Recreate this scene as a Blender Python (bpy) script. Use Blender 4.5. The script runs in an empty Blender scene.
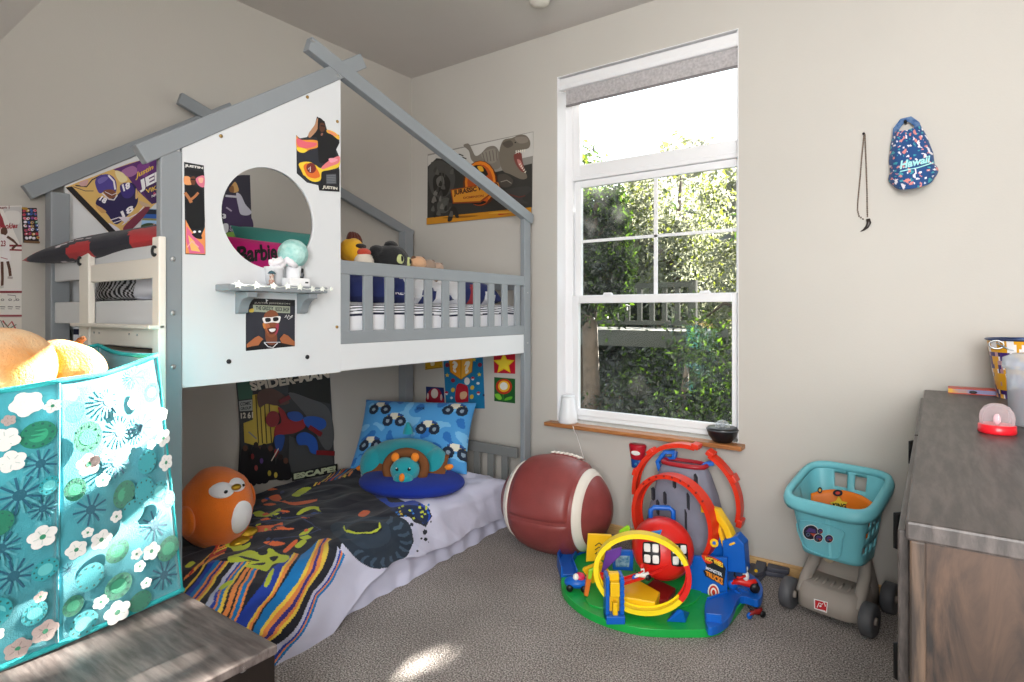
import bpy, bmesh, math, random
import numpy as np
from mathutils import Vector, Matrix, noise
from mathutils.geometry import tessellate_polygon
random.seed(7)
scn = bpy.context.scene
COL = scn.collection
PI = math.pi
# ---------------------------------------------------------------- camera frame (1024 x 682)
FPX, YAW, HZ = 592.0, math.radians(35.6), 312.5
CAM = Vector((2.957, -2.932, 1.2))
RX, FW = Vector((math.cos(YAW), math.sin(YAW), 0)), Vector((-math.sin(YAW), math.cos(YAW), 0))
def ray(px, py):
    return RX * ((px - 512) / FPX) + FW + Vector((0, 0, (HZ - py) / FPX))
def at(px, py, ax, v):
    d = ray(px, py); i = 'xyz'.index(ax)
    return CAM + d * ((v - CAM[i]) / d[i])
def deep(px, py, w):
    return CAM + ray(px, py) * w
def proj(p):
    d = Vector(p) - CAM; w = d.dot(FW)
    return 512 + FPX * d.dot(RX) / w, HZ - FPX * d.z / w, w
# ---------------------------------------------------------------- colours / materials
def lin(h):
    h = h.lstrip('#'); o = []
    for i in (0, 2, 4):
        c = int(h[i:i + 2], 16) / 255
        o.append(c / 12.92 if c <= .04045 else ((c + .055) / 1.055) ** 2.4)
    return (o[0], o[1], o[2], 1.0)
MATS = {}
def mat(name, col='#808080', rough=.5, metal=0, var=0, vscale=8, bump=0, bscale=60, coat=0, trans=0, ior=1.45, sheen=0, vcol=False, emit=0, col2=None, stretch=None, sss=0):
    if name in MATS: return MATS[name]
    m = bpy.data.materials.new(name); m.use_nodes = True
    nt = m.node_tree; N, L = nt.nodes, nt.links
    b = N['Principled BSDF']
    b.inputs['Roughness'].default_value = rough
    b.inputs['Metallic'].default_value = metal
    b.inputs['IOR'].default_value = ior
    b.inputs['Coat Weight'].default_value = coat
    b.inputs['Transmission Weight'].default_value = trans
    b.inputs['Sheen Weight'].default_value = sheen
    if sss:
        b.inputs['Subsurface Weight'].default_value = sss
        b.inputs['Subsurface Scale'].default_value = .01
    src = None
    tc = N.new('ShaderNodeTexCoord'); vec = tc.outputs['Object']
    if stretch:
        mp = N.new('ShaderNodeMapping'); mp.inputs['Scale'].default_value = stretch
        L.new(vec, mp.inputs['Vector']); vec = mp.outputs['Vector']
    if vcol:
        a = N.new('ShaderNodeAttribute'); a.attribute_name = 'Col'; src = a.outputs['Color']
    if var or col2:
        nz = N.new('ShaderNodeTexNoise'); nz.inputs['Scale'].default_value = vscale; nz.inputs['Detail'].default_value = 6
        L.new(vec, nz.inputs['Vector'])
        if col2:
            rp = N.new('ShaderNodeValToRGB'); rp.color_ramp.elements[0].position = .38; rp.color_ramp.elements[1].position = .62
            rp.color_ramp.elements[0].color = lin(col); rp.color_ramp.elements[1].color = lin(col2)
            L.new(nz.outputs['Fac'], rp.inputs['Fac']); src = rp.outputs['Color']
        else:
            mr = N.new('ShaderNodeMapRange'); mr.inputs['From Min'].default_value = .3; mr.inputs['From Max'].default_value = .7
            mr.inputs['To Min'].default_value = 1 - var; mr.inputs['To Max'].default_value = 1 + var
            L.new(nz.outputs['Fac'], mr.inputs['Value'])
            mx = N.new('ShaderNodeMix'); mx.data_type = 'RGBA'; mx.blend_type = 'MULTIPLY'; mx.inputs[0].default_value = 1
            if src is None: mx.inputs[6].default_value = lin(col)
            else: L.new(src, mx.inputs[6])
            cb = N.new('ShaderNodeCombineColor')
            for i in range(3): L.new(mr.outputs['Result'], cb.inputs[i])
            L.new(cb.outputs['Color'], mx.inputs[7]); src = mx.outputs[2]
    if src is not None: L.new(src, b.inputs['Base Color'])
    else: b.inputs['Base Color'].default_value = lin(col)
    if emit:
        b.inputs['Emission Color'].default_value = lin(col); b.inputs['Emission Strength'].default_value = emit
    if bump:
        n2 = N.new('ShaderNodeTexNoise'); n2.inputs['Scale'].default_value = bscale; n2.inputs['Detail'].default_value = 4
        L.new(vec, n2.inputs['Vector'])
        bp = N.new('ShaderNodeBump'); bp.inputs['Strength'].default_value = bump; bp.inputs['Distance'].default_value = .01
        L.new(n2.outputs['Fac'], bp.inputs['Height']); L.new(bp.outputs['Normal'], b.inputs['Normal'])
    MATS[name] = m
    return m
# ---------------------------------------------------------------- mesh builder
class MB:
    def __init__(s): s.v = []; s.f = []; s.c = []; s.m = []; s.sm = []
    def add(s, vs, fs, col=None, smooth=False, mi=0):
        o = len(s.v); s.v += [Vector(p) for p in vs]
        for i, f in enumerate(fs):
            s.f.append(tuple(o + k for k in f))
            s.c.append(col[i] if isinstance(col, list) else col); s.sm.append(smooth); s.m.append(mi)
        return s
    def box(s, lo, hi, col=None, mi=0):
        (a, b, c), (d, e, f) = lo, hi
        s.add([(a, b, c), (d, b, c), (d, e, c), (a, e, c), (a, b, f), (d, b, f), (d, e, f), (a, e, f)],
              [(0, 3, 2, 1), (4, 5, 6, 7), (0, 1, 5, 4), (1, 2, 6, 5), (2, 3, 7, 6), (3, 0, 4, 7)], col, False, mi); return s
    def prism(s, pts, d, col=None, smooth=False, mi=0):
        """closed polygon of 3-D points extruded by vector d"""
        pts = [Vector(p) for p in pts]; d = Vector(d); n = len(pts)
        nrm = Vector((0, 0, 0))
        for i in range(n): nrm += pts[i].cross(pts[(i + 1) % n])
        if nrm.dot(d) > 0: pts.reverse()
        o = len(s.v); s.v += pts + [p + d for p in pts]
        tri = tessellate_polygon([pts])
        def face(f, sm): s.f.append(tuple(o + k for k in f)); s.c.append(col); s.sm.append(sm); s.m.append(mi)
        for t in tri:
            a, b, c = t
            nn = (pts[b] - pts[a]).cross(pts[c] - pts[a])
            if nn.dot(d) > 0: a, c = c, a
            face((a, b, c), False); face((c + n, b + n, a + n), False)
        for i in range(n):
            j = (i + 1) % n; face((i, i + n, j + n, j)[::-1] if False else (j, i, i + n, j + n), smooth)
        return s
    def lathe(s, prof, n=32, M=None, col=None, smooth=True, mi=0, a0=0, a1=2 * PI):
        """profile [(r,z)...] about local Z"""
        M = M or Matrix(); full = abs(a1 - a0 - 2 * PI) < 1e-6
        m = n if full else n + 1; vs = []
        for (r, z) in prof:
            for k in range(m):
                t = a0 + (a1 - a0) * k / n
                vs.append(M @ Vector((r * math.cos(t), r * math.sin(t), z)))
        fs = []; cs = []
        for i in range(len(prof) - 1):
            for k in range(n):
                j = (k + 1) % m if full else k + 1
                fs.append((i * m + k, i * m + j, (i + 1) * m + j, (i + 1) * m + k)); cs.append(col(i, k) if callable(col) else col)
        s.add(vs, fs, cs, smooth, mi); return s
    def cyl(s, p0, p1, r0, r1=None, n=16, col=None, smooth=True, mi=0, cap=True):
        p0, p1 = Vector(p0), Vector(p1); r1 = r0 if r1 is None else r1
        q = (p1 - p0); M = Matrix.Translation(p0) @ q.to_track_quat('Z', 'Y').to_matrix().to_4x4()
        pr = [(r0, 0), (r1, q.length)]
        if cap: pr = [(0, 0), (r0, 0)] + [(r0, 0), (r1, q.length)] + [(r1, q.length), (0, q.length)]
        return s.lathe(pr, n, M, col, smooth, mi)
    def ell(s, c, r, n=24, M=None, col=None, mi=0, bump=0, seed=0):
        M = (M or Matrix()); r = (r, r, r) if isinstance(r, (int, float)) else r
        T = Matrix.Translation(Vector(c)) @ M; vs = []; m = n // 2
        for i in range(m + 1):
            ph = PI * i / m
            for k in range(n):
                t = 2 * PI * k / n
                d = Vector((math.sin(ph) * math.cos(t), math.sin(ph) * math.sin(t), math.cos(ph)))
                q = 1 + (bump * noise.noise(d * 2.2 + Vector((seed, 0, 0))) if bump else 0)
                vs.append(T @ Vector((d.x * r[0] * q, d.y * r[1] * q, d.z * r[2] * q)))
        fs = []; cs = []
        for i in range(m):
            for k in range(n):
                j = (k + 1) % n
                fs.append((i * n + k, (i + 1) * n + k, (i + 1) * n + j, i * n + j)); cs.append(col(vs[i * n + k]) if callable(col) else col)
        s.add(vs, fs, cs, True, mi); return s
    def tube(s, pts, r, n=8, col=None, mi=0, cap=True, closed=False):
        pts = [Vector(p) for p in pts]; m = len(pts); vs = []
        up = None
        for i, p in enumerate(pts):
            if closed: t = pts[(i + 1) % m] - pts[i - 1]
            else: t = pts[min(i + 1, m - 1)] - pts[max(i - 1, 0)]
            t.normalize()
            if up is None: up = t.orthogonal().normalized()
            up = (up - t * up.dot(t)).normalized(); w = t.cross(up)
            rr = r[i] if isinstance(r, (list, tuple)) else r
            for k in range(n):
                a = 2 * PI * k / n; vs.append(p + (up * math.cos(a) + w * math.sin(a)) * rr)
        fs = []
        for i in range(m if closed else m - 1):
            i2 = (i + 1) % m
            for k in range(n):
                j = (k + 1) % n; fs.append((i * n + k, i * n + j, i2 * n + j, i2 * n + k))
        if cap and not closed:
            fs.append(tuple(range(n))[::-1]); fs.append(tuple((m - 1) * n + k for k in range(n)))
        s.add(vs, fs, col, True, mi); return s
    def sweep(s, prof, frames, col=None, closed=False, smooth=False, mi=0):
        """prof: [(a,b)] closed outline; frames: [(origin, A, B)]"""
        n = len(prof); vs = []; m = len(frames)
        for (o, A, B) in frames:
            for (a, b) in prof: vs.append(Vector(o) + Vector(A) * a + Vector(B) * b)
        fs = []; cs = []
        for i in range(m if closed else m - 1):
            i2 = (i + 1) % m
            for k in range(n):
                j = (k + 1) % n; fs.append((i * n + k, i * n + j, i2 * n + j, i2 * n + k)); cs.append(col(i, k) if callable(col) else col)
        if not closed:
            fs.append(tuple(range(n))[::-1]); fs.append(tuple((m - 1) * n + k for k in range(n)))
            c0 = col(0, 0) if callable(col) else col; cs += [c0, c0]
        s.add(vs, fs, cs, smooth, mi); return s
    def grid(s, fn, nu, nv, col=None, smooth=True, mi=0, flip=False):
        vs = [fn(i / nu, j / nv) for i in range(nu + 1) for j in range(nv + 1)]; fs = []; cs = []
        for i in range(nu):
            for j in range(nv):
                a = i * (nv + 1) + j; f = (a, a + nv + 1, a + nv + 2, a + 1)
                fs.append(f[::-1] if flip else f)
                cs.append(col((i + .5) / nu, (j + .5) / nv) if callable(col) else col)
        s.add(vs, fs, cs, smooth, mi); return s
    def xf(s, M, start=0):
        for i in range(start, len(s.v)): s.v[i] = M @ s.v[i]
        return s
    def build(s, name, mats, parent=None, bevel=0, seg=2, sub=0, fix=False, weld=False):
        me = bpy.data.meshes.new(name)
        me.from_pydata([tuple(v) for v in s.v], [], s.f)
        mats = mats if isinstance(mats, (list, tuple)) else [mats]
        for m in mats: me.materials.append(m)
        me.polygons.foreach_set('use_smooth', s.sm); me.polygons.foreach_set('material_index', s.m)
        if any(c is not None for c in s.c):
            ca = me.color_attributes.new('Col', 'FLOAT_COLOR', 'CORNER'); arr = []
            cache = {}
            for p, c in zip(me.polygons, s.c):
                if isinstance(c, str):
                    if c not in cache: cache[c] = lin(c)
                    c = cache[c]
                arr += list(c or (1, 1, 1, 1)) * p.loop_total
            ca.data.foreach_set('color', arr)
        if fix or weld:
            bm = bmesh.new(); bm.from_mesh(me)
            if weld: bmesh.ops.remove_doubles(bm, verts=bm.verts, dist=1e-5)
            bmesh.ops.recalc_face_normals(bm, faces=bm.faces); bm.to_mesh(me); bm.free()
        me.update()
        o = bpy.data.objects.new(name, me); COL.objects.link(o)
        if parent is not None: adopt(o, parent)
        if bevel:
            b = o.modifiers.new('Bevel', 'BEVEL'); b.width = bevel; b.segments = seg; b.limit_method = 'ANGLE'; b.angle_limit = .7
        if sub:
            b = o.modifiers.new('Sub', 'SUBSURF'); b.levels = sub; b.render_levels = sub
        return o
WORLD_OF = {}
def adopt(o, parent):
    o.parent = parent
    o.matrix_parent_inverse = Matrix.Translation(-WORLD_OF.get(parent.name, Vector((0, 0, 0))))
def tag(o, label=None, cat=None, group=None, kind=None):
    if label: o['label'] = label
    if cat: o['category'] = cat
    if group: o['group'] = group
    if kind: o['kind'] = kind
    return o
def thing(name, label, cat, loc=(0, 0, 0), group=None):
    e = bpy.data.objects.new(name, None); COL.objects.link(e); e.location = loc; e.empty_display_size = .05
    WORLD_OF[e.name] = Vector(loc)
    return tag(e, label, cat, group)
def struct(o): o['kind'] = 'structure'; return o
# ---------------------------------------------------------------- flat artwork: layered coloured shapes in one mesh
def spline(pts, k=5):
    n = len(pts); out = []
    for i in range(n):
        p0, p1, p2, p3 = [Vector(pts[(i + d) % n]) for d in (-1, 0, 1, 2)]
        for j in range(k):
            t = j / k
            out.append(.5 * ((2 * p1) + (p2 - p0) * t + (2 * p0 - 5 * p1 + 4 * p2 - p3) * t * t + (3 * p1 - p0 - 3 * p2 + p3) * t ** 3))
    return [(p.x, p.y) for p in out]
def text_mesh(txt, bold=0.0, shear=0.0):
    cu = bpy.data.curves.new('t', 'FONT'); cu.body = txt; cu.offset = bold; cu.shear = shear; cu.resolution_u = 3
    o = bpy.data.objects.new('t', cu); COL.objects.link(o)
    dg = bpy.context.evaluated_depsgraph_get(); dg.update()
    me = bpy.data.meshes.new_from_object(o.evaluated_get(dg))
    vs = [(v.co.x, v.co.y) for v in me.vertices]; fs = [tuple(p.vertices) for p in me.polygons]
    bpy.data.objects.remove(o); bpy.data.curves.remove(cu); bpy.data.meshes.remove(me)
    x0 = min(v[0] for v in vs); x1 = max(v[0] for v in vs); y0 = min(v[1] for v in vs); y1 = max(v[1] for v in vs)
    return [((x - x0) / (x1 - x0), (y - y0) / (y1 - y0)) for x, y in vs], fs
class Art:
    """shapes traced in a picture frame (crop origin + scale) and laid on a real surface by mp(px,py) -> point, stacked along nrm"""
    def __init__(s, mp, nrm, crop=(0, 0, 1), step=.00015):
        s.mp = mp; s.n = Vector(nrm).normalized(); s.crop = crop; s.k = 0; s.step = step; s.mb = MB(); s.raw = []
    def P(s, x, y): return s.crop[0] + x / s.crop[2], s.crop[1] + y / s.crop[2]
    def M(s, x, y): return s.mp(*s.P(x, y)) + s.n * (s.k * s.step)
    def poly(s, col, pts, smooth=False):
        if smooth: pts = spline(pts)
        v2 = [Vector((x, y, 0)) for x, y in pts]; tri = tessellate_polygon([v2])
        vs = [s.M(x, y) for x, y in pts]; fs = []
        for a, b, c in tri:
            nn = (vs[b] - vs[a]).cross(vs[c] - vs[a])
            fs.append((a, b, c) if nn.dot(s.n) >= 0 else (c, b, a))
        s.mb.add(vs, fs, col); s.k += 1
    def blob(s, col, pts): s.poly(col, pts, True)
    def ell(s, col, cx, cy, rx, ry=None, rot=0, n=20):
        ry = rx if ry is None else ry; c, q = math.cos(math.radians(rot)), math.sin(math.radians(rot))
        s.poly(col, [(cx + rx * math.cos(t) * c - ry * math.sin(t) * q, cy + rx * math.cos(t) * q + ry * math.sin(t) * c) for t in [2 * PI * i / n for i in range(n)]])
    def line(s, col, pts, w):
        L, R = [], []
        for i, p in enumerate(pts):
            a = Vector(pts[max(i - 1, 0)]); b = Vector(pts[min(i + 1, len(pts) - 1)]); d = (b - a).normalized(); nn = Vector((-d.y, d.x)) * w / 2
            L.append((p[0] + nn.x, p[1] + nn.y)); R.append((p[0] - nn.x, p[1] - nn.y))
        s.poly(col, L + R[::-1])
    def text(s, col, txt, q, bold=.02, shear=0):
        vs, fs = text_mesh(txt, bold, shear); (tl, tr, br, bl) = [Vector(p) for p in q]
        out = []
        for u, v in vs:
            p = (bl * (1 - u) + br * u) * (1 - v) + (tl * (1 - u) + tr * u) * v; out.append(s.M(p.x, p.y))
        ff = []
        for f in fs:
            nn = Vector((0, 0, 0))
            for i in range(len(f)): nn += out[f[i]].cross(out[f[(i + 1) % len(f)]])
            ff.append(f if nn.dot(s.n) >= 0 else f[::-1])
        s.mb.add(out, ff, col); s.k += 1
    def star(s, col, cx, cy, R, r=None, rot=-90, n=5):
        r = r or R * .45
        s.poly(col, [((R if i % 2 == 0 else r) * math.cos(math.radians(rot + 180 / n * i)) + cx, (R if i % 2 == 0 else r) * math.sin(math.radians(rot + 180 / n * i)) + cy) for i in range(2 * n)])
    def sheet(s, col, pts, thick=.0012):
        """the paper itself: traced outline extruded backwards"""
        s.mb.prism([s.mp(*s.P(x, y)) for x, y in pts], -s.n * thick, col); s.k += 1
    def build(s, name, m, parent=None): return s.mb.build(name, m, parent)
def flat(ax, v): return lambda px, py: at(px, py, ax, v)
def inpoly(X, Y, pts):
    r = np.zeros(X.shape, bool); n = len(pts); j = n - 1
    for i in range(n):
        xi, yi = pts[i]; xj, yj = pts[j]
        c = ((yi > Y) != (yj > Y)) & (X < (xj - xi) * (Y - yi) / ((yj - yi) or 1e-12) + xi); r ^= c; j = i
    return r
def pillow(w, h, t, nu=24, nv=18, col=None, pinch=.06, M=None, seed=0, wr=.0):
    """two-sided stuffed cushion in its local XY plane, +Z the front"""
    mb = MB(); M = M or Matrix()
    def side(sg):
        def fn(u, v):
            a, b = u * 2 - 1, v * 2 - 1
            x = a * w / 2 * (1 - pinch * (1 - b * b)); y = b * h / 2 * (1 - pinch * (1 - a * a))
            z = sg * t / 2 * (max(0, (1 - a ** 4)) * max(0, (1 - b ** 4))) ** .55
            z += sg * wr * noise.noise(Vector((x * 9 + seed, y * 9, sg))) * (1 - a ** 4) * (1 - b ** 4)
            return M @ Vector((x, y, z))
        return fn
    mb.grid(side(1), nu, nv, (lambda u, v: col(u, v, 1)) if callable(col) else col)
    mb.grid(side(-1), nu, nv, (lambda u, v: col(u, v, -1)) if callable(col) else col, flip=True)
    return mb
def frame(o, X, Z):
    """matrix with local x along X, local z along Z (made orthogonal)"""
    X = Vector(X).normalized(); Z = Vector(Z); Z = (Z - X * Z.dot(X)).normalized(); Y = Z.cross(X)
    M = Matrix((X, Y, Z)).transposed().to_4x4(); M.translation = Vector(o); return M
# shared materials
PRINT = mat('printed_paper', rough=.45, vcol=True)
CLOTHC = mat('printed_cloth', rough=.85, vcol=True, bump=.15, bscale=400, sheen=.1)
PLASC = mat('coloured_plastic', rough=.35, vcol=True)
PLUSHC = mat('plush_fabric', rough=.95, vcol=True, bump=.5, bscale=260, sheen=.25)
def plas(name, c, rough=.38): return mat(name, c, rough, bump=.02, bscale=80)
# ================================================================ SETTING
M_wall = mat('greige_wall_paint', '#c3bfb8', .75, var=.03, vscale=1.2, bump=.06, bscale=120)
M_ceil = mat('ceiling_paint', '#cbc6c2', .85, var=.02, vscale=2, bump=.1, bscale=90)
M_vinyl = mat('white_vinyl', '#eeeef0', .35, bump=.01, bscale=40)
M_oak = mat('oak_sill', '#9a6236', .4, col2='#b57a48', vscale=14, stretch=(1, 12, 12), bump=.05, bscale=50)
M_pine = mat('pine_trim', '#c9a06a', .45, col2='#ddb982', vscale=10, stretch=(1, 10, 22), bump=.05, bscale=40)
# carpet
m = mat('carpet', '#8a7f79', .98); nt = m.node_tree; N, L = nt.nodes, nt.links; b = N['Principled BSDF']
tc = N['Texture Coordinate']
def _noise(sc, det): 
    n = N.new('ShaderNodeTexNoise'); n.inputs['Scale'].default_value = sc; n.inputs['Detail'].default_value = det; L.new(tc.outputs['Object'], n.inputs['Vector']); return n
n1 = _noise(185, 2.2); n2 = _noise(3.2, 3)
rp = N.new('ShaderNodeValToRGB'); cr = rp.color_ramp; cr.elements[0].position = .33; cr.elements[0].color = lin('#3b3633'); cr.elements[1].position = .68; cr.elements[1].color = lin('#d6d0cc')
e = cr.elements.new(.5); e.color = lin('#958c87')
L.new(n1.outputs['Fac'], rp.inputs['Fac'])
mx = N.new('ShaderNodeMix'); mx.data_type = 'RGBA'; mx.blend_type = 'MULTIPLY'; mx.inputs[0].default_value = 1
r2 = N.new('ShaderNodeValToRGB'); r2.color_ramp.elements[0].position = .3; r2.color_ramp.elements[1].position = .7; r2.color_ramp.elements[0].color = (.82, .81, .80, 1); r2.color_ramp.elements[1].color = (1.05, 1.04, 1.03, 1)
L.new(n2.outputs['Fac'], r2.inputs['Fac']); L.new(rp.outputs['Color'], mx.inputs[6]); L.new(r2.outputs['Color'], mx.inputs[7]); L.new(mx.outputs[2], b.inputs['Base Color'])
bp = N.new('ShaderNodeBump'); bp.inputs['Strength'].default_value = .8; bp.inputs['Distance'].default_value = .012
L.new(n1.outputs['Fac'], bp.inputs['Height']); L.new(bp.outputs['Normal'], b.inputs['Normal']); b.inputs['Sheen Weight'].default_value = .1
RW, RB, HC = 4.3, -4.0, 2.822      # room extents
OX0, OX1, OZ0, OZ1 = 1.178, 2.19, .578, 2.56   # window opening
struct(MB().box((-.12, RB - .12, -.15), (RW + .12, .16, 0)).build('floor', m))
struct(MB().box((-.12, RB - .12, HC), (RW + .12, .16, HC + .12)).build('ceiling', M_ceil))
struct(MB().box((-.12, RB, 0), (0, .16, HC)).build('wall_left', M_wall))
struct(MB().box((RW, RB, 0), (RW + .12, .16, HC)).build('wall_right', M_wall))
struct(MB().box((0, RB - .12, 0), (RW, RB, HC)).build('wall_rear', M_wall))
w = MB()
def slab(poly): w.prism([Vector((x, 0, z)) for x, z in poly], (0, .16, 0))
o = [(OX0, OZ0), (OX1, OZ0), (OX1, OZ1), (OX0, OZ1)]
slab([(0, 0), (OX0, 0), (OX0, HC), (0, HC)]); slab([(OX1, 0), (RW, 0), (RW, HC), (OX1, HC)])
slab([(OX0, 0), (OX1, 0), (OX1, OZ0), (OX0, OZ0)]); slab([(OX0, OZ1), (OX1, OZ1), (OX1, HC), (OX0, HC)])
struct(w.build('wall_back', M_wall))
struct(MB().box((.0, -.014, 0), (RW, 0, .054)).build('baseboard_back', M_pine, bevel=.004))
struct(MB().box((0, RB, 0), (.014, -.014, .054)).build('baseboard_left', M_pine, bevel=.004))
# sloping soffit in the far corner of the ceiling, above the bed's foot
a, c = Vector((0, -1.87, 2.822)), Vector((0, -2.62, 1.605))
d = Vector((.5, -.62, -.05))
struct(MB().prism([a, c, c + d, a + d], Vector((-.3, -.3, .35)) * .3).build('ceiling_slope', M_ceil, fix=True))
# ---------------------------------------------------------------- window
win = struct(MB().box((OX0, .135, OZ0), (OX1, .155, OZ0 + .03)).build('window_1', M_vinyl))
def bars(name, lst, y0, y1, parent, bev=.004):
    g = MB()
    for x0, z0, x1, z1 in lst: g.box((x0, y0, z0), (x1, y1, z1))
    return g.build(name, M_vinyl, parent, bevel=bev)
bars('window_frame', [(OX0, OZ0, 1.228, OZ1), (2.165, OZ0, OX1, OZ1), (1.228, 2.50, 2.165, OZ1), (1.228, OZ0, 2.165, .606), (1.228, 1.968, 2.165, 1.992)], .092, .15, win)
bars('transom_sash', [(1.228, 1.992, 1.274, 2.5), (2.155, 1.992, 2.165, 2.5), (1.274, 1.992, 2.155, 2.058), (1.274, 2.46, 2.155, 2.5)], .098, .13, win)
us = bars('upper_sash', [(1.236, 1.262, 1.276, 1.966), (2.150, 1.262, 2.162, 1.966), (1.276, 1.926, 2.15, 1.966), (1.276, 1.262, 2.15, 1.30)], .108, .135, win)
bars('muntin', [(1.716, 1.30, 1.738, 1.926), (1.276, 1.605, 2.15, 1.622)], .117, .125, us, .002)
ls = bars('lower_sash', [(1.238, .606, 1.276, 1.298), (2.138, .606, 2.162, 1.298), (1.276, 1.253, 2.138, 1.298), (1.276, .606, 2.138, .643)], .074, .104, win)
for px in (608, 705):
    p = at(px, 297, 'y', .088)
    MB().prism([(p.x - .03, .078, 1.298), (p.x + .03, .078, 1.298), (p.x + .022, .078, 1.312), (p.x - .022, .078, 1.312)], (0, .02, 0)).build('sash_lock', M_vinyl, ls, bevel=.003)
# glass: clear with a film of dust that catches the sun
g = bpy.data.materials.new('dusty_glass'); g.use_nodes = True; nt = g.node_tree; N, L = nt.nodes, nt.links
for n in list(N): N.remove(n)
out = N.new('ShaderNodeOutputMaterial'); tr = N.new('ShaderNodeBsdfTransparent'); tr.inputs['Color'].default_value = (.97, .98, .97, 1)
gl = N.new('ShaderNodeBsdfGlossy'); gl.inputs['Roughness'].default_value = .02
df = N.new('ShaderNodeBsdfTranslucent'); df.inputs['Color'].default_value = (.95, .96, .95, 1)
d2 = N.new('ShaderNodeBsdfDiffuse'); d2.inputs['Color'].default_value = (.8, .8, .8, 1)
tc = N.new('ShaderNodeTexCoord'); nz = N.new('ShaderNodeTexNoise'); nz.inputs['Scale'].default_value = 4.5; nz.inputs['Detail'].default_value = 7; L.new(tc.outputs['Object'], nz.inputs['Vector'])
sp = N.new('ShaderNodeSeparateXYZ'); L.new(tc.outputs['Object'], sp.inputs[0])
mr = N.new('ShaderNodeMapRange'); mr.inputs['From Min'].default_value = .42; mr.inputs['From Max'].default_value = .75; mr.inputs['To Min'].default_value = .008; mr.inputs['To Max'].default_value = .045; L.new(nz.outputs['Fac'], mr.inputs['Value'])
ms = N.new('ShaderNodeMixShader'); L.new(mr.outputs['Result'], ms.inputs['Fac']); ad = N.new('ShaderNodeMixShader'); ad.inputs['Fac'].default_value = .3
L.new(df.outputs[0], ad.inputs[1]); L.new(d2.outputs[0], ad.inputs[2])
fr = N.new('ShaderNodeFresnel'); fr.inputs['IOR'].default_value = 1.35
m1 = N.new('ShaderNodeMixShader'); L.new(fr.outputs[0], m1.inputs['Fac']); L.new(tr.outputs[0], m1.inputs[1]); L.new(gl.outputs[0], m1.inputs[2])
L.new(m1.outputs[0], ms.inputs[1]); L.new(ad.outputs[0], ms.inputs[2]); L.new(ms.outputs[0], out.inputs['Surface'])
g2 = g.copy(); g2.name = 'dusty_glare_glass'  # extra haze on the upper panes stands in for glare
for n in g2.node_tree.nodes:
    if n.type == 'MAP_RANGE': n.inputs['To Max'].default_value = .05
for nm, x0, z0, x1, z1, y in (('pane', 1.27, 2.05, 2.16, 2.47, .115), ('pane', 1.27, 1.295, 2.155, 1.93, .121), ('pane', 1.27, .638, 2.143, 1.258, .089)):
    MB().add([(x0, y, z0), (x1, y, z0), (x1, y, z1), (x0, y, z1)], [(0, 1, 2, 3)]).build(nm, g if z0 < 1 else g2, win)
# oak stool under the window
s = MB().prism([(1.135, -.075, .553), (2.222, -.075, .553), (2.222, 0, .553), (2.185, 0, .553), (2.185, .1, .553), (1.182, .1, .553), (1.182, 0, .553), (1.135, 0, .553)], (0, 0, .022))
struct(s.build('trim_1', M_oak, bevel=.004))
# drywall return liners (white reveal)
l = MB().box((OX0, 0.001, OZ0), (OX0 + .004, .092, OZ1)); struct(l.build('trim_2', M_vinyl))
l = MB().box((OX1 - .004, 0.001, OZ0), (OX1, .092, OZ1)); struct(l.build('trim_3', M_vinyl))
l = MB().box((OX0 + .004, 0.001, OZ1 - .004), (OX1 - .004, .092, OZ1)); struct(l.build('trim_4', M_vinyl))
# roller blind
bl = thing('roller_blind', 'grey fabric roller blind rolled nearly all the way up at the window head', 'blind', (1.69, .03, 2.55))
M_blind = mat('grey_blind_fabric', '#b4b0b1', .9, var=.18, vscale=70, bump=.2, bscale=300)
c = MB()
c.sweep([(-.028, -.008), (.028, -.008), (.03, -.04), (.024, -.066), (-.02, -.07), (-.03, -.05)], [((OX0 + .01, .034, 2.554), (0, 1, 0), (0, 0, 1)), ((OX1 - .006, .034, 2.554), (0, 1, 0), (0, 0, 1))])
c.build('cassette', M_vinyl, bl, bevel=.006, fix=True)
c = MB().box((1.215, .04, 2.40), (2.176, .043, 2.50)); c.build('shade_cloth', M_blind, bl)
MB().box((1.214, .036, 2.388), (2.177, .047, 2.402)).build('bottom_bar', mat('grey_bar', '#7d797a', .6), bl, bevel=.004)
for x in (OX0 + .005, OX1 - .011): MB().box((x, .004, 2.48), (x + .006, .066, 2.552)).build('end_bracket', M_vinyl, bl, bevel=.004)
# ---------------------------------------------------------------- outdoors
SUN = Vector((.07, 1, .52)).normalized()
lf = {}
def leafmat(name, c, tc_, tw=.5):
    m = bpy.data.materials.new(name); m.use_nodes = True; N, L = m.node_tree.nodes, m.node_tree.links; b = N['Principled BSDF']; b.inputs['Base Color'].default_value = lin(c); b.inputs['Roughness'].default_value = .45
    t = N.new('ShaderNodeBsdfTranslucent'); t.inputs['Color'].default_value = lin(tc_); x = N.new('ShaderNodeMixShader'); x.inputs['Fac'].default_value = tw
    L.new(b.outputs[0], x.inputs[1]); L.new(t.outputs[0], x.inputs[2]); L.new(x.outputs[0], N['Material Output'].inputs['Surface']); return m
LM = [leafmat('leaf_deep', '#0f1707', '#25370c', .3), leafmat('leaf_mid', '#1f2d0c', '#4c6a14', .4), leafmat('leaf_pale', '#485428', '#7a842e', .5), leafmat('leaf_glare_grey', '#6e715f', '#94977e', .5)]  # grey leaves carry washed out glare and haze in their colour
M_bark = mat('bark', '#4b4034', .9, var=.3, vscale=12, bump=.5, bscale=25)
M_soil = mat('lawn', '#26361a', .95, var=.3, vscale=2)
struct(MB().box((-30, .6, -3.1), (30, 40, -3.0)).build('ground', M_soil))
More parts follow.
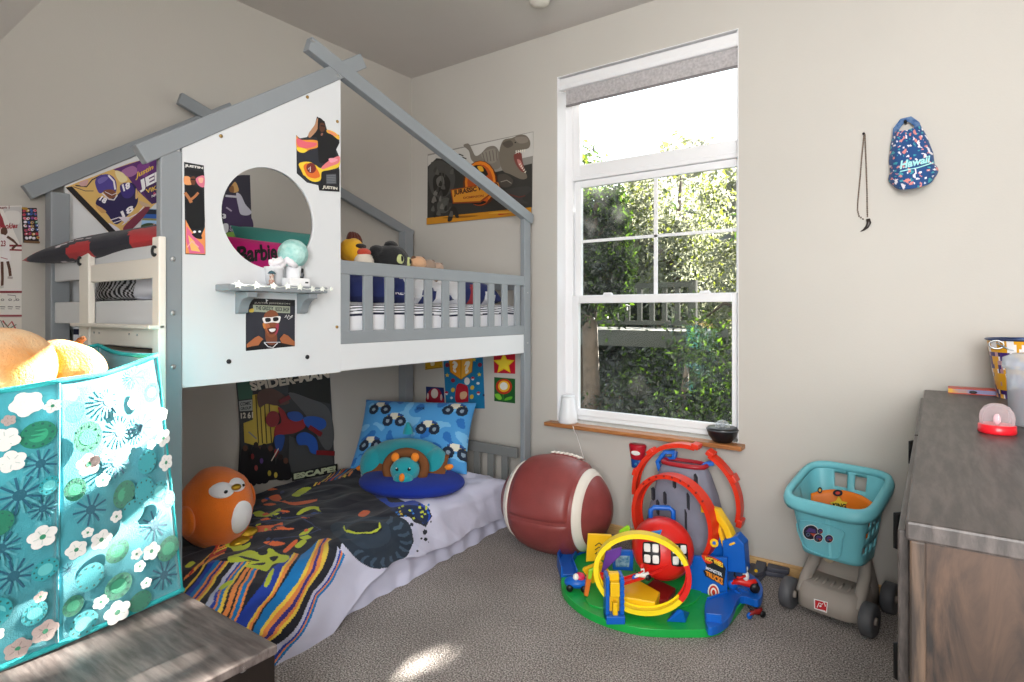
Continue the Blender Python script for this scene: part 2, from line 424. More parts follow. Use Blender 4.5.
def tree(label, c, r, n, lm, size, trunk=True, gaps=(), seed=1, base=-3.0):
    rnd = random.Random(seed); t = thing('leafy_tree', label, 'tree', (c[0], c[1], base), 'trees outside the window')
    mb = MB(); blobs = []
    for i in range(26):
        while 1:
            q = Vector((rnd.uniform(-1, 1), rnd.uniform(-1, 1), rnd.uniform(-1, 1)))
            if q.length < 1: break
        blobs.append((q * .82, rnd.uniform(.16, .34)))
    k = 0
    while k < n:
        b, br = blobs[rnd.randrange(len(blobs))]
        q = b + Vector((rnd.gauss(0, 1), rnd.gauss(0, 1), rnd.gauss(0, 1))) * br * .55
        p = Vector((c[0] + q.x * r[0], c[1] + q.y * r[1], c[2] + q.z * r[2]))
        if any((p - g0).cross(gd).length < gr for g0, gd, gr in gaps): continue
        a = Vector((rnd.gauss(0, 1), rnd.gauss(0, 1), rnd.gauss(0, 1))).normalized(); bb = a.orthogonal().normalized(); s = size * rnd.uniform(.6, 1.25)
        u = a * s; v = bb * s * .5
        nrm = a.cross(bb)*s*.12
        mb.add([p - u, p - u * .2 + v + nrm, p + u, p - u * .2 - v + nrm], [(0, 1, 2), (0, 2, 3)], None, False, 0 if rnd.random() < .8 else 1); k += 1
    mb.build('crown', lm, t)
    tk = MB(); tk.tube([(c[0], c[1], base), (c[0] + .08, c[1], base + 1.5), (c[0] - .05, c[1] + .05, c[2] - .2), (c[0] + .1, c[1], c[2] + r[2] * .6)], [.17, .14, .1, .03], 8)
    for i in range(7):
        b, br = blobs[i]; h = c[2] - .3 + rnd.uniform(-.5, .6)
        tk.tube([(c[0], c[1], h), (c[0] + b.x * r[0] * .5, c[1] + b.y * r[1] * .5, h + .25), (c[0] + b.x * r[0], c[1] + b.y * r[1], c[2] + b.z * r[2])], [.06, .04, .012], 6)
    tk.build('trunk', M_bark, t); return t
gap = [(Vector((1.54, -1.46, 0)), SUN, .10), (Vector((1.48, -1.53, 0)), SUN, .08)]
tree('broad dark tree close behind the lower sash of the window', (.35, 4.3, -.5), (1.7, 1.2, 1.75), 15000, [LM[0], LM[1]], .046, seed=3)
tree('slim deep green tree rising through the left half of the upper sash', (-.85, 4.2, 1.85), (.6, .6, 1.4), 9000, [LM[0], LM[1]], .042, seed=5)
tree('bright green leafy tree at the left edge of the transom pane', (-1.85, 5.7, 2.35), (.6, .7, 1.9), 6500, [LM[1], LM[2]], .045, seed=8)
tree('pale tree, glare in its leaf colour, filling the right half of the upper sash', (.1, 9.6, 1.1), (1.8, 1.0, 2.3), 12000, [LM[3], LM[2]], .06, seed=11)
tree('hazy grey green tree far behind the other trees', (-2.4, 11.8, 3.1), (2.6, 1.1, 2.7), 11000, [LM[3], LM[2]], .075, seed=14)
tree('tall dense tree added beside the house to shade the lower window', (2.3, 5.2, 1.96), (1.65, 1.2, 2.35), 20000, [LM[0], LM[1]], .16, gaps=gap, seed=17)  # added sun blocker, mostly out of view, pierced to light a carpet patch
tree('dark bushy tree filling the view below the garden deck', (-1.0, 7.4, -1.0), (2.5, 1.1, 2.0), 20000, [LM[0], LM[1]], .06, seed=23)
tree('wide dark tree far back behind the lower panes', (-4.2, 14, .2), (4.6, 1.8, 3.6), 14000, [LM[0], LM[1]], .2, seed=31)
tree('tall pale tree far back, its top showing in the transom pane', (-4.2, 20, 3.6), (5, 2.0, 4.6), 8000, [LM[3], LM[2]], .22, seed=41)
# neighbour's deck
dk = thing('garden_deck', 'weathered grey deck with a slatted railing among the trees outside', 'deck', (-1.0, 3.4, -3))
M_deck = mat('weathered_deck', '#3a3c34', .8, var=.2, vscale=9, stretch=(1, 6, 6))
y = 5.2
MB().box((-3.0, y, .70), (.25, y + 1.6, .94)).build('platform', M_deck, dk)
MB().box((-3.0, y, 1.56), (.25, y + .09, 1.63)).build('handrail', M_deck, dk)
MB().box((-3.0, y + .02, 1.02), (.25, y + .06, 1.08)).build('bottom_rail', M_deck, dk)
for i in range(17): MB().box((-2.9 + i * .19, y + .025, 1.08), (-2.83 + i * .19, y + .06, 1.56)).build('baluster', M_deck, dk)
for x in (-2.95, -1.4, .17): MB().box((x, y - .01, -3), (x + .09, y + .08, 1.65)).build('post', M_deck, dk)
# ================================================================ HOUSE BUNK BED
M_grey = mat('bed_grey_paint', '#8c9297', .45, var=.03, vscale=6, bump=.02, bscale=40)
M_greyd = mat('bed_grey_paint_shaded', '#7c7e7d', .5, var=.03, vscale=6)  # darker copy of the bed paint, shade put into the colour
M_white = mat('bed_white_board', '#dcdfe2', .4, bump=.008, bscale=30)
M_ladder = mat('ladder_white_paint', '#efeae0', .45)
M_brass = mat('brass_bolt', '#a98a55', .35, metal=.8)
M_steel = mat('steel_bolt', '#b9bbbd', .3, metal=.9)
XF, XB = 1.05, .045            # front and rear face
bed = thing('house_bunk_bed', 'grey and white house shaped bunk bed with a porthole panel and roof beams', 'bunk bed', (.55, -1.09, 0))
def pbox(name, lo, hi, m, bev=.004, par=None): return MB().box(lo, hi).build(name, m, par or bed, bevel=bev)
P = .065
post = {}
post['fl'] = pbox('post', (XF - .03, -2.095, 0), (XF, -2.03, 1.70), M_grey)
post['fr'] = pbox('post', (XF - .03, -.146, 0), (XF, -.081, 1.76), M_grey)
post['rl'] = pbox('post', (XB, -2.09, 0), (XB + P, -2.025, 1.68), M_grey)
post['rr'] = pbox('post', (XB, -.165, 0), (XB + P, -.09, 1.74), M_grey)
def beam(x0, x1, p, q, h=.058, rnd=False):
    """roof beam in the y-z plane, top edge from p to q, square-cut ends"""
    p, q = Vector(p), Vector(q); d = (q - p).normalized(); n = Vector((d.y, -d.x))
    if n.y > 0: n = -n
    pts = [p, q]
    if rnd:
        c = q + n * h / 2
        for i in range(1, 8):
            a = PI * i / 8; pts.append(c + (-n * math.cos(a) + d * math.sin(a) * .5) * h / 2)
    pts += [q + n * h, p + n * h]
    b = MB().prism([(x1, v.x, v.y) for v in pts], (x0 - x1, 0, 0)); return b.build('roof_beam', M_grey, bed, bevel=.003)
TL, TR = ((-2.165, 1.691), (-1.33, 2.256)), ((-1.562, 2.236), (-.065, 1.771))
bl1 = beam(XF - .032, XF + .003, *TL); br1 = beam(XF - .03, XF + .006, TR[0], TR[1], rnd=True)
beam(XB - .02, XB + .015, (-2.165, 1.697), (-1.33, 2.262)); beam(XB + .002, XB + .03, (-1.57, 2.236), (-.045, 1.756))
# front panel with porthole
PY0, PY1, PZ0 = -2.03, -1.427, .965
def topz(y): return 1.691 + (y + 2.165) * (2.256 - 1.691) / .835 - .066
CY, CZ, CR = -1.728, 1.532, .178
def holed(x0, x1, parent, m, hole=True):
    g = MB(); out = [(PY0, PZ0), (PY1, PZ0), (PY1, topz(PY1)), (PY0, topz(PY0))]
    n = 64; ring = [(CY + CR * math.cos(2 * PI * k / n), CZ + CR * math.sin(2 * PI * k / n)) for k in range(n)]
    if not hole: g.prism([(x1, y, z) for y, z in out], (x0 - x1, 0, 0)); return g.build('rear_panel', m, parent)
    def edge(a):
        d = (math.cos(a), math.sin(a)); best = 9
        for i in range(4):
            (ax_, az), (bx, bz) = out[i], out[(i + 1) % 4]; ex, ez = bx - ax_, bz - az
            den = d[0] * ez - d[1] * ex
            if abs(den) < 1e-9: continue
            t = ((ax_ - CY) * ez - (az - CZ) * ex) / den; u = ((ax_ - CY) * d[1] - (az - CZ) * d[0]) / den
            if t > 0 and -1e-6 <= u <= 1 + 1e-6: best = min(best, t)
        return (CY + d[0] * best, CZ + d[1] * best)
    angs = sorted(set([2 * PI * k / n for k in range(n)] + [math.atan2(z - CZ, y - CY) % (2 * PI) for y, z in out]))
    k = len(angs); inn = [(CY + CR * math.cos(a), CZ + CR * math.sin(a)) for a in angs]; ou = [edge(a) for a in angs]
    for xx, fl in ((x1, False), (x0, True)):
        vs = [(xx, *p) for p in inn] + [(xx, *p) for p in ou]
        fs = [(i, k + i, k + (i + 1) % k, (i + 1) % k) for i in range(k)]
        g.add(vs, [f[::-1] for f in fs] if fl else fs)
    for P_, fl in ((inn, True), (ou, False)):
        vs = [(x1, *p) for p in P_] + [(x0, *p) for p in P_]
        fs = [(i, k + i, k + (i + 1) % k, (i + 1) % k) for i in range(k)]
        g.add(vs, [f[::-1] for f in fs] if fl else fs, None, fl)
    return g.build('front_panel', m, parent, fix=True, weld=True)
panel = holed(XF - .018, XF - .002, bed, M_white)
holed(XB + .01, XB + .025, bed, mat('rear_board', '#d9dbdd', .5), hole=False)
def bolt(px, py, par, r=.006, m=None):
    p = at(px, py, 'x', XF)
    b = MB().lathe([(0, .004), (r * .7, .0035), (r, .001), (r, -.002)], 12, Matrix.Translation(p) @ Matrix.Rotation(PI / 2, 4, 'Y')); return b.build('bolt', m or M_brass, par)
for px, py in ((221, 136), (307.5, 97), (337.5, 121.5), (337, 327)): bolt(px, py, panel)
for px, py in ((229, 361.5), (307.5, 357)): bolt(px, py, panel, .008, mat('black_knob', '#1b1c20', .4))
for px, py in ((173, 259), (173, 313), (173, 367)): bolt(px, py, post['fl'], .008, M_steel)
for px, py in ((527.5, 293), (527.5, 343)): bolt(px, py, post['fr'], .005, M_steel)
for px, py in ((337.3, 75.7), (341.5, 68.5)): bolt(px, py, br1, .008, M_steel)
p = at(313, 41, 'x', XF + .006); MB().ell(p, (.003, .012, .005)).build('bolt', M_steel, br1)
# guard rail with slats, white fascia board
gr = pbox('guard_rail', (XF - .022, -1.427, 1.352), (XF - .001, -.146, 1.408), M_grey)
pbox('lower_rail', (XF - .022, -1.427, 1.074), (XF - .001, -.146, 1.127), M_grey, par=gr)
for i in range(11): pbox('slat', (XF - .018, -1.427 + i * .1197, 1.12), (XF - .004, -1.378 + i * .1197, 1.36), M_grey, par=gr)
pbox('fascia_board', (XF - .026, -1.427, .968), (XF - .003, -.146, 1.077), M_white)
# rear rail (against the wall), end rails at the foot, slat platform
pbox('rear_rail', (XB + .01, -2.03, 1.33), (XB + .03, -.16, 1.41), M_greyd)
pbox('rear_rail', (XB + .01, -2.03, 1.0), (XB + .03, -.16, 1.13), M_greyd)
er = pbox('end_rail', (XB + P, -2.078, 1.322), (XF - P, -2.056, 1.412), M_white)
pbox('end_rail', (XB + P, -2.078, 1.158), (XF - P, -2.056, 1.240), M_white)
pbox('end_rail', (XB + P, -2.078, .97), (XF - P, -2.056, 1.07), M_white)
pbox('end_rail', (XB + P, -.135, 1.0), (XF - P, -.11, 1.12), M_grey)
pbox('end_rail', (XB + P, -.135, 1.33), (XF - P, -.11, 1.40), M_grey)
dkm = mat('slat_wood', '#b8ad9c', .7)
for i in range(13): pbox('bed_slat', (.07, -2.0 + i * .15, 1.055), (1.02, -1.91 + i * .15, 1.072), dkm, .002)
# lower headboard by the window wall
hb = pbox('headboard', (XB + P, -.132, .355), (XF - P, -.108, .415), M_greyd)
for i in range(8):
    x = .135 + i * .105
    pbox('slat', (x, -.127, .06), (x + .045, -.113, .36), M_greyd, .003, hb)
pbox('bottom_rail', (XB + P, -.132, .03), (XF - P, -.108, .09), M_greyd, par=hb)
# ladder hung at the foot
ly = -2.082
def lxp(px): return at(px, 290, 'y', ly - .02).x
l0, l1, l2, l3 = lxp(79.5), lxp(89), lxp(152.5), lxp(159.5)
lad = pbox('ladder', (l0, ly - .022, .0), (l1, ly, 1.43), M_ladder)
pbox('ladder_stile', (l2, ly - .022, .0), (l3, ly, 1.43), M_ladder, par=lad)
def lz(py): return at(110, py, 'y', ly - .01).z
for a, b in ((263, 281.5), (326, 345)): pbox('rung', (l1, ly - .016, lz(b)), (l2, ly - .004, lz(a)), M_ladder, .004, lad)
for z in (.84, .58, .32): pbox('rung', (l1, ly - .016, z), (l2, ly - .004, z + .09), M_ladder, .004, lad)
pbox('tread', (l0, ly - .05, lz(327)), (l3, ly - .004, lz(323.5)), M_ladder, .003, lad)
hk = mat('dark_hook', '#35383a', .4, metal=.6)
for px, py in ((79.5, 261), (154, 251)):
    c = at(px, py, 'y', ly - .026); p = [(c.x + .012 * math.cos(a), c.y, c.z + .014 * math.sin(a)) for a in [PI * .25 + 2 * PI * k / 16 for k in range(13)]]
    MB().tube(p, .004, 6).build('hook', hk, lad)
for px, py in ((94, 332.5), (99, 333), (129, 334), (137, 335)):
    q = at(px, py, 'y', ly - .017); MB().ell(q, (.004, .002, .004), 10).build('screw', M_steel, lad)
# shelf below the porthole
sh = pbox('shelf', (XF - .002, -1.928, 1.270), (XF + .088, -1.555, 1.292), M_grey)
for y in (-1.86, -1.625):
    pts = [(XF - .002, 1.268), (XF + .075, 1.268), (XF + .075, 1.25)] + [(XF + .075 - .055 * math.sin(a) , 1.25 - .05 * (1 - math.cos(a))) for a in [PI / 2 * k / 6 for k in range(1, 7)]] + [(XF - .002, 1.195)]
    MB().prism([(x, y, z) for x, z in pts], (0, .035, 0)).build('bracket', M_grey, sh, bevel=.002, fix=True)
# ---------------------------------------------------------------- star garland along the shelf edge
gd = thing('star_garland', 'string of small white stars pinned along the front of the grey shelf', 'garland', (XF + .092, -1.75, 1.28))
sm = mat('star_white', '#f4f6ef', .4); cord = []
for i, (px, py) in enumerate(((237.5, 284.5), (255.8, 285.5), (272.8, 286), (287, 286), (299.5, 287), (312, 289), (322, 289), (331, 289))):
    q = at(px, py, 'x', XF + .0885); R = (.0145, .014, .0135, .014, .0135, .0125, .011, .009)[i]
    pts = []
    for k in range(10):
        a = PI / 2 + PI / 5 * k + (.2 if i % 2 else -.1); r = R if k % 2 == 0 else R * .5; pts.append((q.x, q.y + r * math.cos(a), q.z + r * math.sin(a)))
    MB().prism(pts, (.005, 0, 0)).build('star', sm, gd, bevel=.0015)
    cord.append(q)
cc = []
for a, b in zip(cord, cord[1:]): cc += [a, (a + b) / 2 - Vector((0, 0, .004))]
MB().tube(cc + [cord[-1]], .0012, 5).build('string', sm, gd)
# ---------------------------------------------------------------- upper bunk bedding
um = thing('upper_mattress', 'mattress in white sheet with dark stripes behind the guard rail slats', 'mattress', (.55, -1.09, 1.073))
def stripe(z0, z1, lo, hi):
    pass
g = MB()
def upm(u, v):   # v: around the section, u: along y
    y = -2.02 + u * 1.87; prof = [(1.0, 1.075), (1.012, 1.10), (1.012, 1.20), (1.0, 1.232), (.95, 1.243), (.6, 1.25), (.2, 1.245), (.13, 1.23), (.125, 1.08)]
    t = v * (len(prof) - 1); i = min(int(t), len(prof) - 2); f = t - i
    x = prof[i][0] * (1 - f) + prof[i + 1][0] * f; z = prof[i][1] * (1 - f) + prof[i + 1][1] * f
    w = .004 * noise.noise(Vector((y * 9, x * 14, z * 9)))
    return Vector((x + w, y, z + w))
def upc(u, v):
    t = v * 8; y = -2.02 + u * 1.87
    if t < 1: return '#f3f4f8'
    q = (t - 1.72 if t < 2 else .28 + (t - 2) * .6) + .05 * math.sin(y * 7)
    return '#20243c' if t > 1.7 and (q * 4.6) % 1 > .6 and q > .08 else '#f0f1f6'
g.grid(upm, 90, 160, upc, flip=True); g.build('striped_sheet', CLOTHC, um)
MB().box((.135, -2.01, 1.073), (.99, -.16, 1.2)).build('mattress_core', mat('mattress_white', '#eeeef2', .9), um, bevel=.02)
def soft(name, label, cat, o, X, Z, w, h, t, col, group=None, **k):
    M = frame(o, X, Z); r = thing(name, label, cat, o, group)
    pillow(w, h, t, M=M, col=col, **k).build('cushion', CLOTHC, r); return r, M
# navy and white printed body pillows lying along the rail
def jersey(seed):
    def f(u, v, s):
        n = noise.noise(Vector((u * 3.2 + seed, v * 2.2, seed)))
        if n > .2: return '#f0f0f4'
        if n < -.46 and not (seed < 2 and u > .3): return '#b0353f'
        return '#26326f'
    return f
def lying(name, label, y0, y1, x, z, w, t, col, group, tilt=.0, seed=0):
    o = Vector((x, (y0 + y1) / 2, z)); return soft(name, label, 'pillow', o, (0, 1, 0), (math.sin(tilt), 0, math.cos(tilt)), y1 - y0, w, t, col, group, nu=40, nv=24, seed=seed, wr=.008)[0]
j1 = lying('body_pillow', 'navy jersey print pillow with white lettering behind the rail slats', -1.40, -.62, .83, 1.325, .24, .155, jersey(1.3), 'navy print pillows on the top bunk', .5, 2)
lying('body_pillow', 'navy and white pillow at the window end of the top bunk', -.66, -.19, .84, 1.315, .2, .13, jersey(4.1), 'navy print pillows on the top bunk', .5, 5)
A = Art(lambda px, py: at(px, py, 'x', .935), (1, 0, 0), (330, 225, 5.685))
A.text('#f2f2f5', 'RECORD', [(372, 368), (545, 378), (545, 408), (372, 394)], .03); A.build('lettering', PRINT, j1)
# ---------------------------------------------------------------- plush animals peeping over the rail
def plush(name, label, loc, parts, group='plush toys along the top bunk'):
    r = thing(name, label, 'plush toy', loc, group)
    for pn, col, items in parts:
        g = MB()
        for it in items: g.ell(it[0], it[1], 20, it[2] if len(it) > 2 else None, None, 0, .06, len(pn))
        g.build(pn, mat('plush_' + col[1:], col, .95, bump=.5, bscale=240, sheen=.2), r)
    return r
def dp(px, py, x): return at(px, py, 'x', x)
c = dp(352, 250, .80); d_ = dp(364, 257, .86)
plush('plush_toy', 'yellow headed plush toy with brown tufted hair behind the rail', (c.x, c.y, 1.3), [('head', '#e8b021', [(c + Vector((0, 0, -.005)), (.055, .06, .06))]), ('body', '#c98f1c', [(c + Vector((0, .0, -.1)), (.05, .06, .07))]), ('hair', '#5a2b20', [(c + Vector((0, -.015 + .018 * k, .055)), (.014, .012, .03), Matrix.Rotation(.3 * (k - 1), 4, 'X')) for k in range(4)]), ('eye', '#221a16', [(c + Vector((.05, .01, .015)), (.01, .03, .012))])])
plush('plush_toy', 'small cream and red plush toy between yellow and black plush toys', (d_.x, d_.y, 1.3), [('body', '#d9cfc0', [(d_ + Vector((0, 0, -.03)), (.04, .05, .05))]), ('cap', '#b8432f', [(d_ + Vector((0, 0, .02)), (.025, .035, .02))])])
c = dp(391, 260, .78)
bk = plush('plush_toy', 'large black plush animal with round ears and pale green eyes', (c.x, c.y, 1.3), [('head', '#17181b', [(c, (.07, .105, .075))]), ('body', '#141517', [(c + Vector((-.02, 0, -.1)), (.08, .11, .08))]),
    ('ear', '#17181b', [(c + Vector((0, -.09, .035)), (.028, .042, .03))]), ('ear', '#17181b', [(c + Vector((0, .0, .068)), (.028, .04, .026))]),
    ('eye', '#c7cf8e', [(c + Vector((.062, .0, .0)), (.012, .025, .025))]), ('eye', '#c7cf8e', [(c + Vector((.05, .068, -.006)), (.012, .018, .023))]),
    ('pupil', '#101012', [(c + Vector((.071, .005, .003)), (.006, .009, .015))]), ('pupil', '#101012', [(c + Vector((.059, .071, -.005)), (.006, .007, .014))])])
for px, py, col, cat_, s, lab in ((418, 263, '#d8a982', 'a', .035, 'small tan and orange plush toy right of the black plush animal'), (428, 266, '#a38a76', 'b', .035, 'small brown plush toy in the row over the rail'), (437, 268, '#b59a86', 'c', .03, 'tiny beige plush toy at the end of the row')):
    c = dp(px, py, .8); plush('plush_toy', lab, (c.x, c.y, 1.3), [('head', col, [(c, (s, s * 1.5, s))]), ('ear', '#6f4f3a', [(c + Vector((0, -s * .9, s * .6)), s * .4)]), ('ear', '#6f4f3a', [(c + Vector((0, s * .9, s * .6)), s * .4)]), ('body', '#8d7566', [(c + Vector((0, 0, -.07)), (s, s * 1.3, .05))])])
for px, py, col, lab in ((401, 276, '#e2c33a', 'yellow plush ball seen between two rail slats'), (419, 279, '#2c7a4a', 'green plush toy seen between two rail slats'), (437, 282, '#5d3a72', 'purple plush toy seen between two rail slats'), (453, 281, '#d0702c', 'orange plush toy seen between two rail slats'), (362, 277, '#b23232', 'red and white plush toy behind the first rail slats')):
    c = dp(px, py, .76); plush('plush_toy', lab, (c.x, c.y, 1.3), [('body', col, [(c + Vector((0, 0, -.01)), (.04, .055, .045))]), ('patch', '#e6dfd6' if col == '#b23232' else '#d9a08a', [(c + Vector((.03, -.03, -.01)), (.012, .018, .02))])])
# cushions seen through the porthole
def barbie(u, v, s): return '#d4147e'
o = at(261, 272, 'x', .62)
r, M = soft('throw_pillow', 'hot pink pillow with black script lettering seen through the porthole', 'pillow', o, (-.15, 1, .0), (1, .15, .35), .36, .3, .14, '#d2127c', 'throw pillows on the top bunk', nu=28, nv=22)
T = MB(); vs, fs = text_mesh('Barbie', .035, .35)
def pz(x, y, w, h, t):
    a, b = 2 * x / w, 2 * y / h; return t / 2 * (max(0, 1 - a ** 4) * max(0, 1 - b ** 4)) ** .55
T.add([M @ Vector(((u - .78) * .2, (v - .5) * .075 + .055 + (u - .5) * .03, pz((u - .78) * .2, (v - .5) * .075 + .055, .36, .3, .14) + .002)) for u, v in vs], fs, '#16060f'); T.build('lettering', PRINT, r)
o = at(290, 259, 'x', .5); soft('throw_pillow', 'teal green pillow behind the pink one in the porthole', 'pillow', o, (0, 1, 0), (1, 0, .5), .5, .3, .14, '#3f8f87', 'throw pillows on the top bunk')
o = at(234, 264, 'x', .45); soft('throw_pillow', 'lime green pillow corner left of the pink one in the porthole', 'pillow', o, (0, 1, 0), (1, 0, .6), .3, .25, .12, '#86a93a', 'throw pillows on the top bunk')
# foot end of the upper bunk: red and black pillow, zebra quilt, white pillow
def redblk(u, v, s):
    n = noise.noise(Vector((u * 3.1, v * 2.3, 4.4)))
    if u < .04: return '#a01c24'
    if n > .34 or (u > .76 and n > -.05): return '#b8262c'
    if .02 < n < .08 and u < .5: return '#cfc6cc'
    return '#1a1b2c'
o = at(112, 247, 'y', -1.9); o.z = 1.43
soft('throw_pillow', 'navy and red print pillow lying along the top end rail', 'pillow', Vector((.50, -2.015, 1.452)), (.97, .10, .03), (0, -.35, 1), .93, .22, .085, redblk, 'pillows at the foot of the top bunk', nu=50, nv=30, wr=.008)
def zebra(u, v, s): return '#17181c' if math.sin(u * 120 + 7 * noise.noise(Vector((u * 6, v * 3, 2))) + 9 * abs(v - .5)) > 0 else '#e9e9ec'
soft('quilt', 'rolled zebra striped blanket between the end rails', 'blanket', Vector((.5, -1.93, 1.298)), (1, 0, 0), (0, -1, .3), .72, .12, .1, zebra, None, nu=120, nv=16, pinch=.02)
soft('throw_pillow', 'white pillow with blue piping beside the zebra blanket', 'pillow', Vector((.80, -1.985, 1.29)), (1, 0, 0), (0, -1, .3), .30, .1, .09, lambda u, v, s: '#7b80c8' if v > .93 else '#eceef6', 'pillows at the foot of the top bunk')
# ---------------------------------------------------------------- things on the shelf
sz = 1.292
def sy(px, x=1.10): return at(px, 280, 'x', x).y
bx = thing('snack_box', 'white box lying on the star shelf under the porthole', 'box', (1.1, sy(294), sz))
MB().box((1.075, sy(285), sz), (1.13, sy(305), sz + .03)).build('carton', mat('white_card', '#f2f3f5', .5), bx, bevel=.004)
MB().box((1.131, sy(300), sz + .012), (1.1315, sy(303), sz + .017)).build('seal', mat('dark_print', '#2b2d35', .5), bx)
jar = thing('white_pot', 'white plastic pot at the shelf centre with tissue on top', 'pot', (1.1, sy(280), sz))
MB().lathe([(0, 0), (.026, 0), (.03, .06), (.033, .062), (.033, .068), (.0, .068)], 24, Matrix.Translation((1.07, sy(279), sz))).build('pot', mat('pot_white', '#eef0f4', .4), jar)
g = MB(); rn = random.Random(4)
for i in range(9): g.ell((1.075 + rn.uniform(-.02, .02), sy(283) + rn.uniform(-.02, .05), sz + .075 + rn.uniform(-.01, .02)), (.016, .024, .01), 12, Matrix.Rotation(rn.uniform(-1, 1), 4, 'X'), None, 0, .4, i)
g.build('tissue', mat('tissue_white', '#f7f4f8', .9), jar)
gb = thing('glitter_globe', 'pale mint frosted globe lamp behind the white pot on the shelf', 'lamp', (1.06, sy(293), sz))
c = at(293, 254, 'x', 1.06)
MB().ell(c, .053, 32, None, None, 0, .03).build('globe', mat('mint_glitter', '#bfe8e2', .35, col2='#93cfc9', vscale=40, bump=.7, bscale=70), gb)
MB().lathe([(0, 0), (.03, 0), (.034, .01), (.024, .03), (.03, c.z - sz - .042), (0, c.z - sz - .042)], 24, Matrix.Translation((1.06, c.y, sz))).build('stand', mat('pot_white'), gb)
st = thing('small_speaker', 'small black gadget at the end of the white box on the shelf', 'speaker', (1.085, sy(304), sz))
MB().box((1.06, sy(303.5), sz), (1.073, sy(308.5), sz + .07)).build('body', mat('black_gloss', '#15161a', .3), st, bevel=.004)
MB().lathe([(.007, 0), (.009, .003), (0, .003)], 14, Matrix.Translation((1.073, sy(306), sz + .045)) @ Matrix.Rotation(PI / 2, 4, 'Y')).build('knob', mat('grey_knob', '#70747a', .4), st)
fg = thing('toy_figure', 'tiny painted toy figure standing on the shelf left of the pot', 'figurine', (1.11, sy(270), sz))
MB().box((1.10, sy(267), sz), (1.12, sy(273.5), sz + .004)).build('base', mat('fig_brown', '#7a5544', .6), fg)
MB().lathe([(0, .002), (.008, .002), (.010, .015), (.006, .026), (.009, .034), (.0, .045)], 14, Matrix.Translation((1.11, sy(270), sz))).build('body', mat('fig_terracotta', '#a5654f', .6, col2='#d8cfc4', vscale=160), fg)
MB().lathe([(0, .04), (.014, .041), (.008, .048), (0, .052)], 14, Matrix.Translation((1.11, sy(270), sz))).build('hat', mat('fig_teal', '#3d5f6a', .6), fg)
# ================================================================ POSTERS ON THE WALLS AND PANEL
def poster(name, label, cat='poster', group=None): return dict(name=name, label=label, cat=cat, group=group)
def finish(A, name, label, cat='poster', group=None, m=None):
    return tag(A.build(name, m or PRINT), label, cat, group)
# --- football player poster hanging askew on the rear white panel
rp_x = XB + .0275
A = Art(flat('x', rp_x), (1, 0, 0), (60, 145, 7.18))
pts = [(40, 305), (120, 270), (500, 130), (760, 60), (760, 370), (680, 425), (440, 660), (385, 662)]
A.sheet('#d9b36a', pts)
A.poly('#d9b36a', [(80, 300), (420, 160), (560, 300), (640, 440), (420, 650), (330, 560)])
A.poly('#5a2a6e', [(380, 175), (760, 50), (760, 370), (660, 425), (560, 330), (480, 220)])
A.blob('#a06a9a', [(440, 190), (520, 150), (560, 190), (500, 230)]); A.blob('#7a3d86', [(560, 140), (640, 130), (620, 230), (560, 200)])
A.blob('#3e1f57', [(600, 300), (750, 260), (750, 360), (660, 420)])
A.blob('#e8d9a6', [(395, 185), (450, 200), (485, 250), (440, 270), (410, 240)]); A.line('#2a1a35', [(110, 290), (190, 300), (230, 250), (300, 215)], 9)
A.line('#3a2547', [(95, 300), (180, 330), (240, 330)], 5); A.blob('#caa0a0', [(140, 270), (200, 250), (190, 290), (150, 295)])
A.poly('#191519', [(40, 305), (85, 298), (440, 660), (385, 662)])
A.blob('#241a4c', [(255, 420), (285, 375), (370, 385), (440, 330), (500, 270), (545, 300), (560, 370), (545, 440), (470, 520), (400, 570), (340, 500), (290, 450)])
A.blob('#3a2a78', [(430, 290), (500, 272), (535, 330), (500, 380), (450, 370)])
A.blob('#c79a5e', [(258, 430), (330, 475), (300, 490), (265, 455)]); A.blob('#d8b27c', [(545, 310), (560, 370), (540, 385)])
A.blob('#4c3f8f', [(250, 265), (285, 220), (350, 212), (395, 250), (405, 310), (390, 345), (330, 330), (280, 345)])
A.blob('#6d62ad', [(270, 250), (310, 228), (345, 235), (320, 262), (280, 280)]); A.line('#ece7ee', [(345, 218), (385, 260), (395, 320)], 13)
A.blob('#7a4630', [(310, 330), (370, 320), (400, 345), (385, 380), (345, 378)])
A.line('#ddd8dd', [(300, 345), (350, 390), (385, 395), (410, 360)], 9); A.line('#ddd8dd', [(320, 335), (370, 360), (405, 345)], 5)
A.text('#f2eef4', '18', [(300, 365), (340, 385), (320, 425), (275, 395)], .05); A.text('#f2eef4', '18', [(440, 285), (500, 265), (500, 310), (455, 335)], .05)
A.text('#f2eef4', '18', [(430, 480), (520, 430), (530, 470), (450, 525)], .04)
A.line('#e9dfe8', [(360, 540), (420, 520), (470, 560), (440, 580), (500, 520), (560, 490), (600, 440)], 7); A.line('#e9dfe8', [(380, 560), (440, 540), (520, 540), (620, 470)], 5)
A.blob('#7b2f44', [(450, 600), (500, 540), (580, 470), (620, 440), (640, 460), (560, 560), (480, 630)])
A.blob('#d8d2dc', [(345, 560), (420, 600), (440, 640), (400, 620)]); A.blob('#c7a88a', [(560, 400), (620, 420), (650, 440), (590, 440)])
A.text('#e2b84e', 'Justin', [(530, 205), (665, 140), (672, 180), (540, 255)], .03, .3)
A.text('#f4f1f5', 'JEFFERSON', [(555, 255), (1060, 60), (1060, 150), (575, 345)][:0] or [(555, 262), (760, 165), (760, 265), (572, 345)], .06) if False else A.text('#f4f1f5', 'JEF', [(555, 262), (735, 170), (735, 262), (572, 345)], .05)
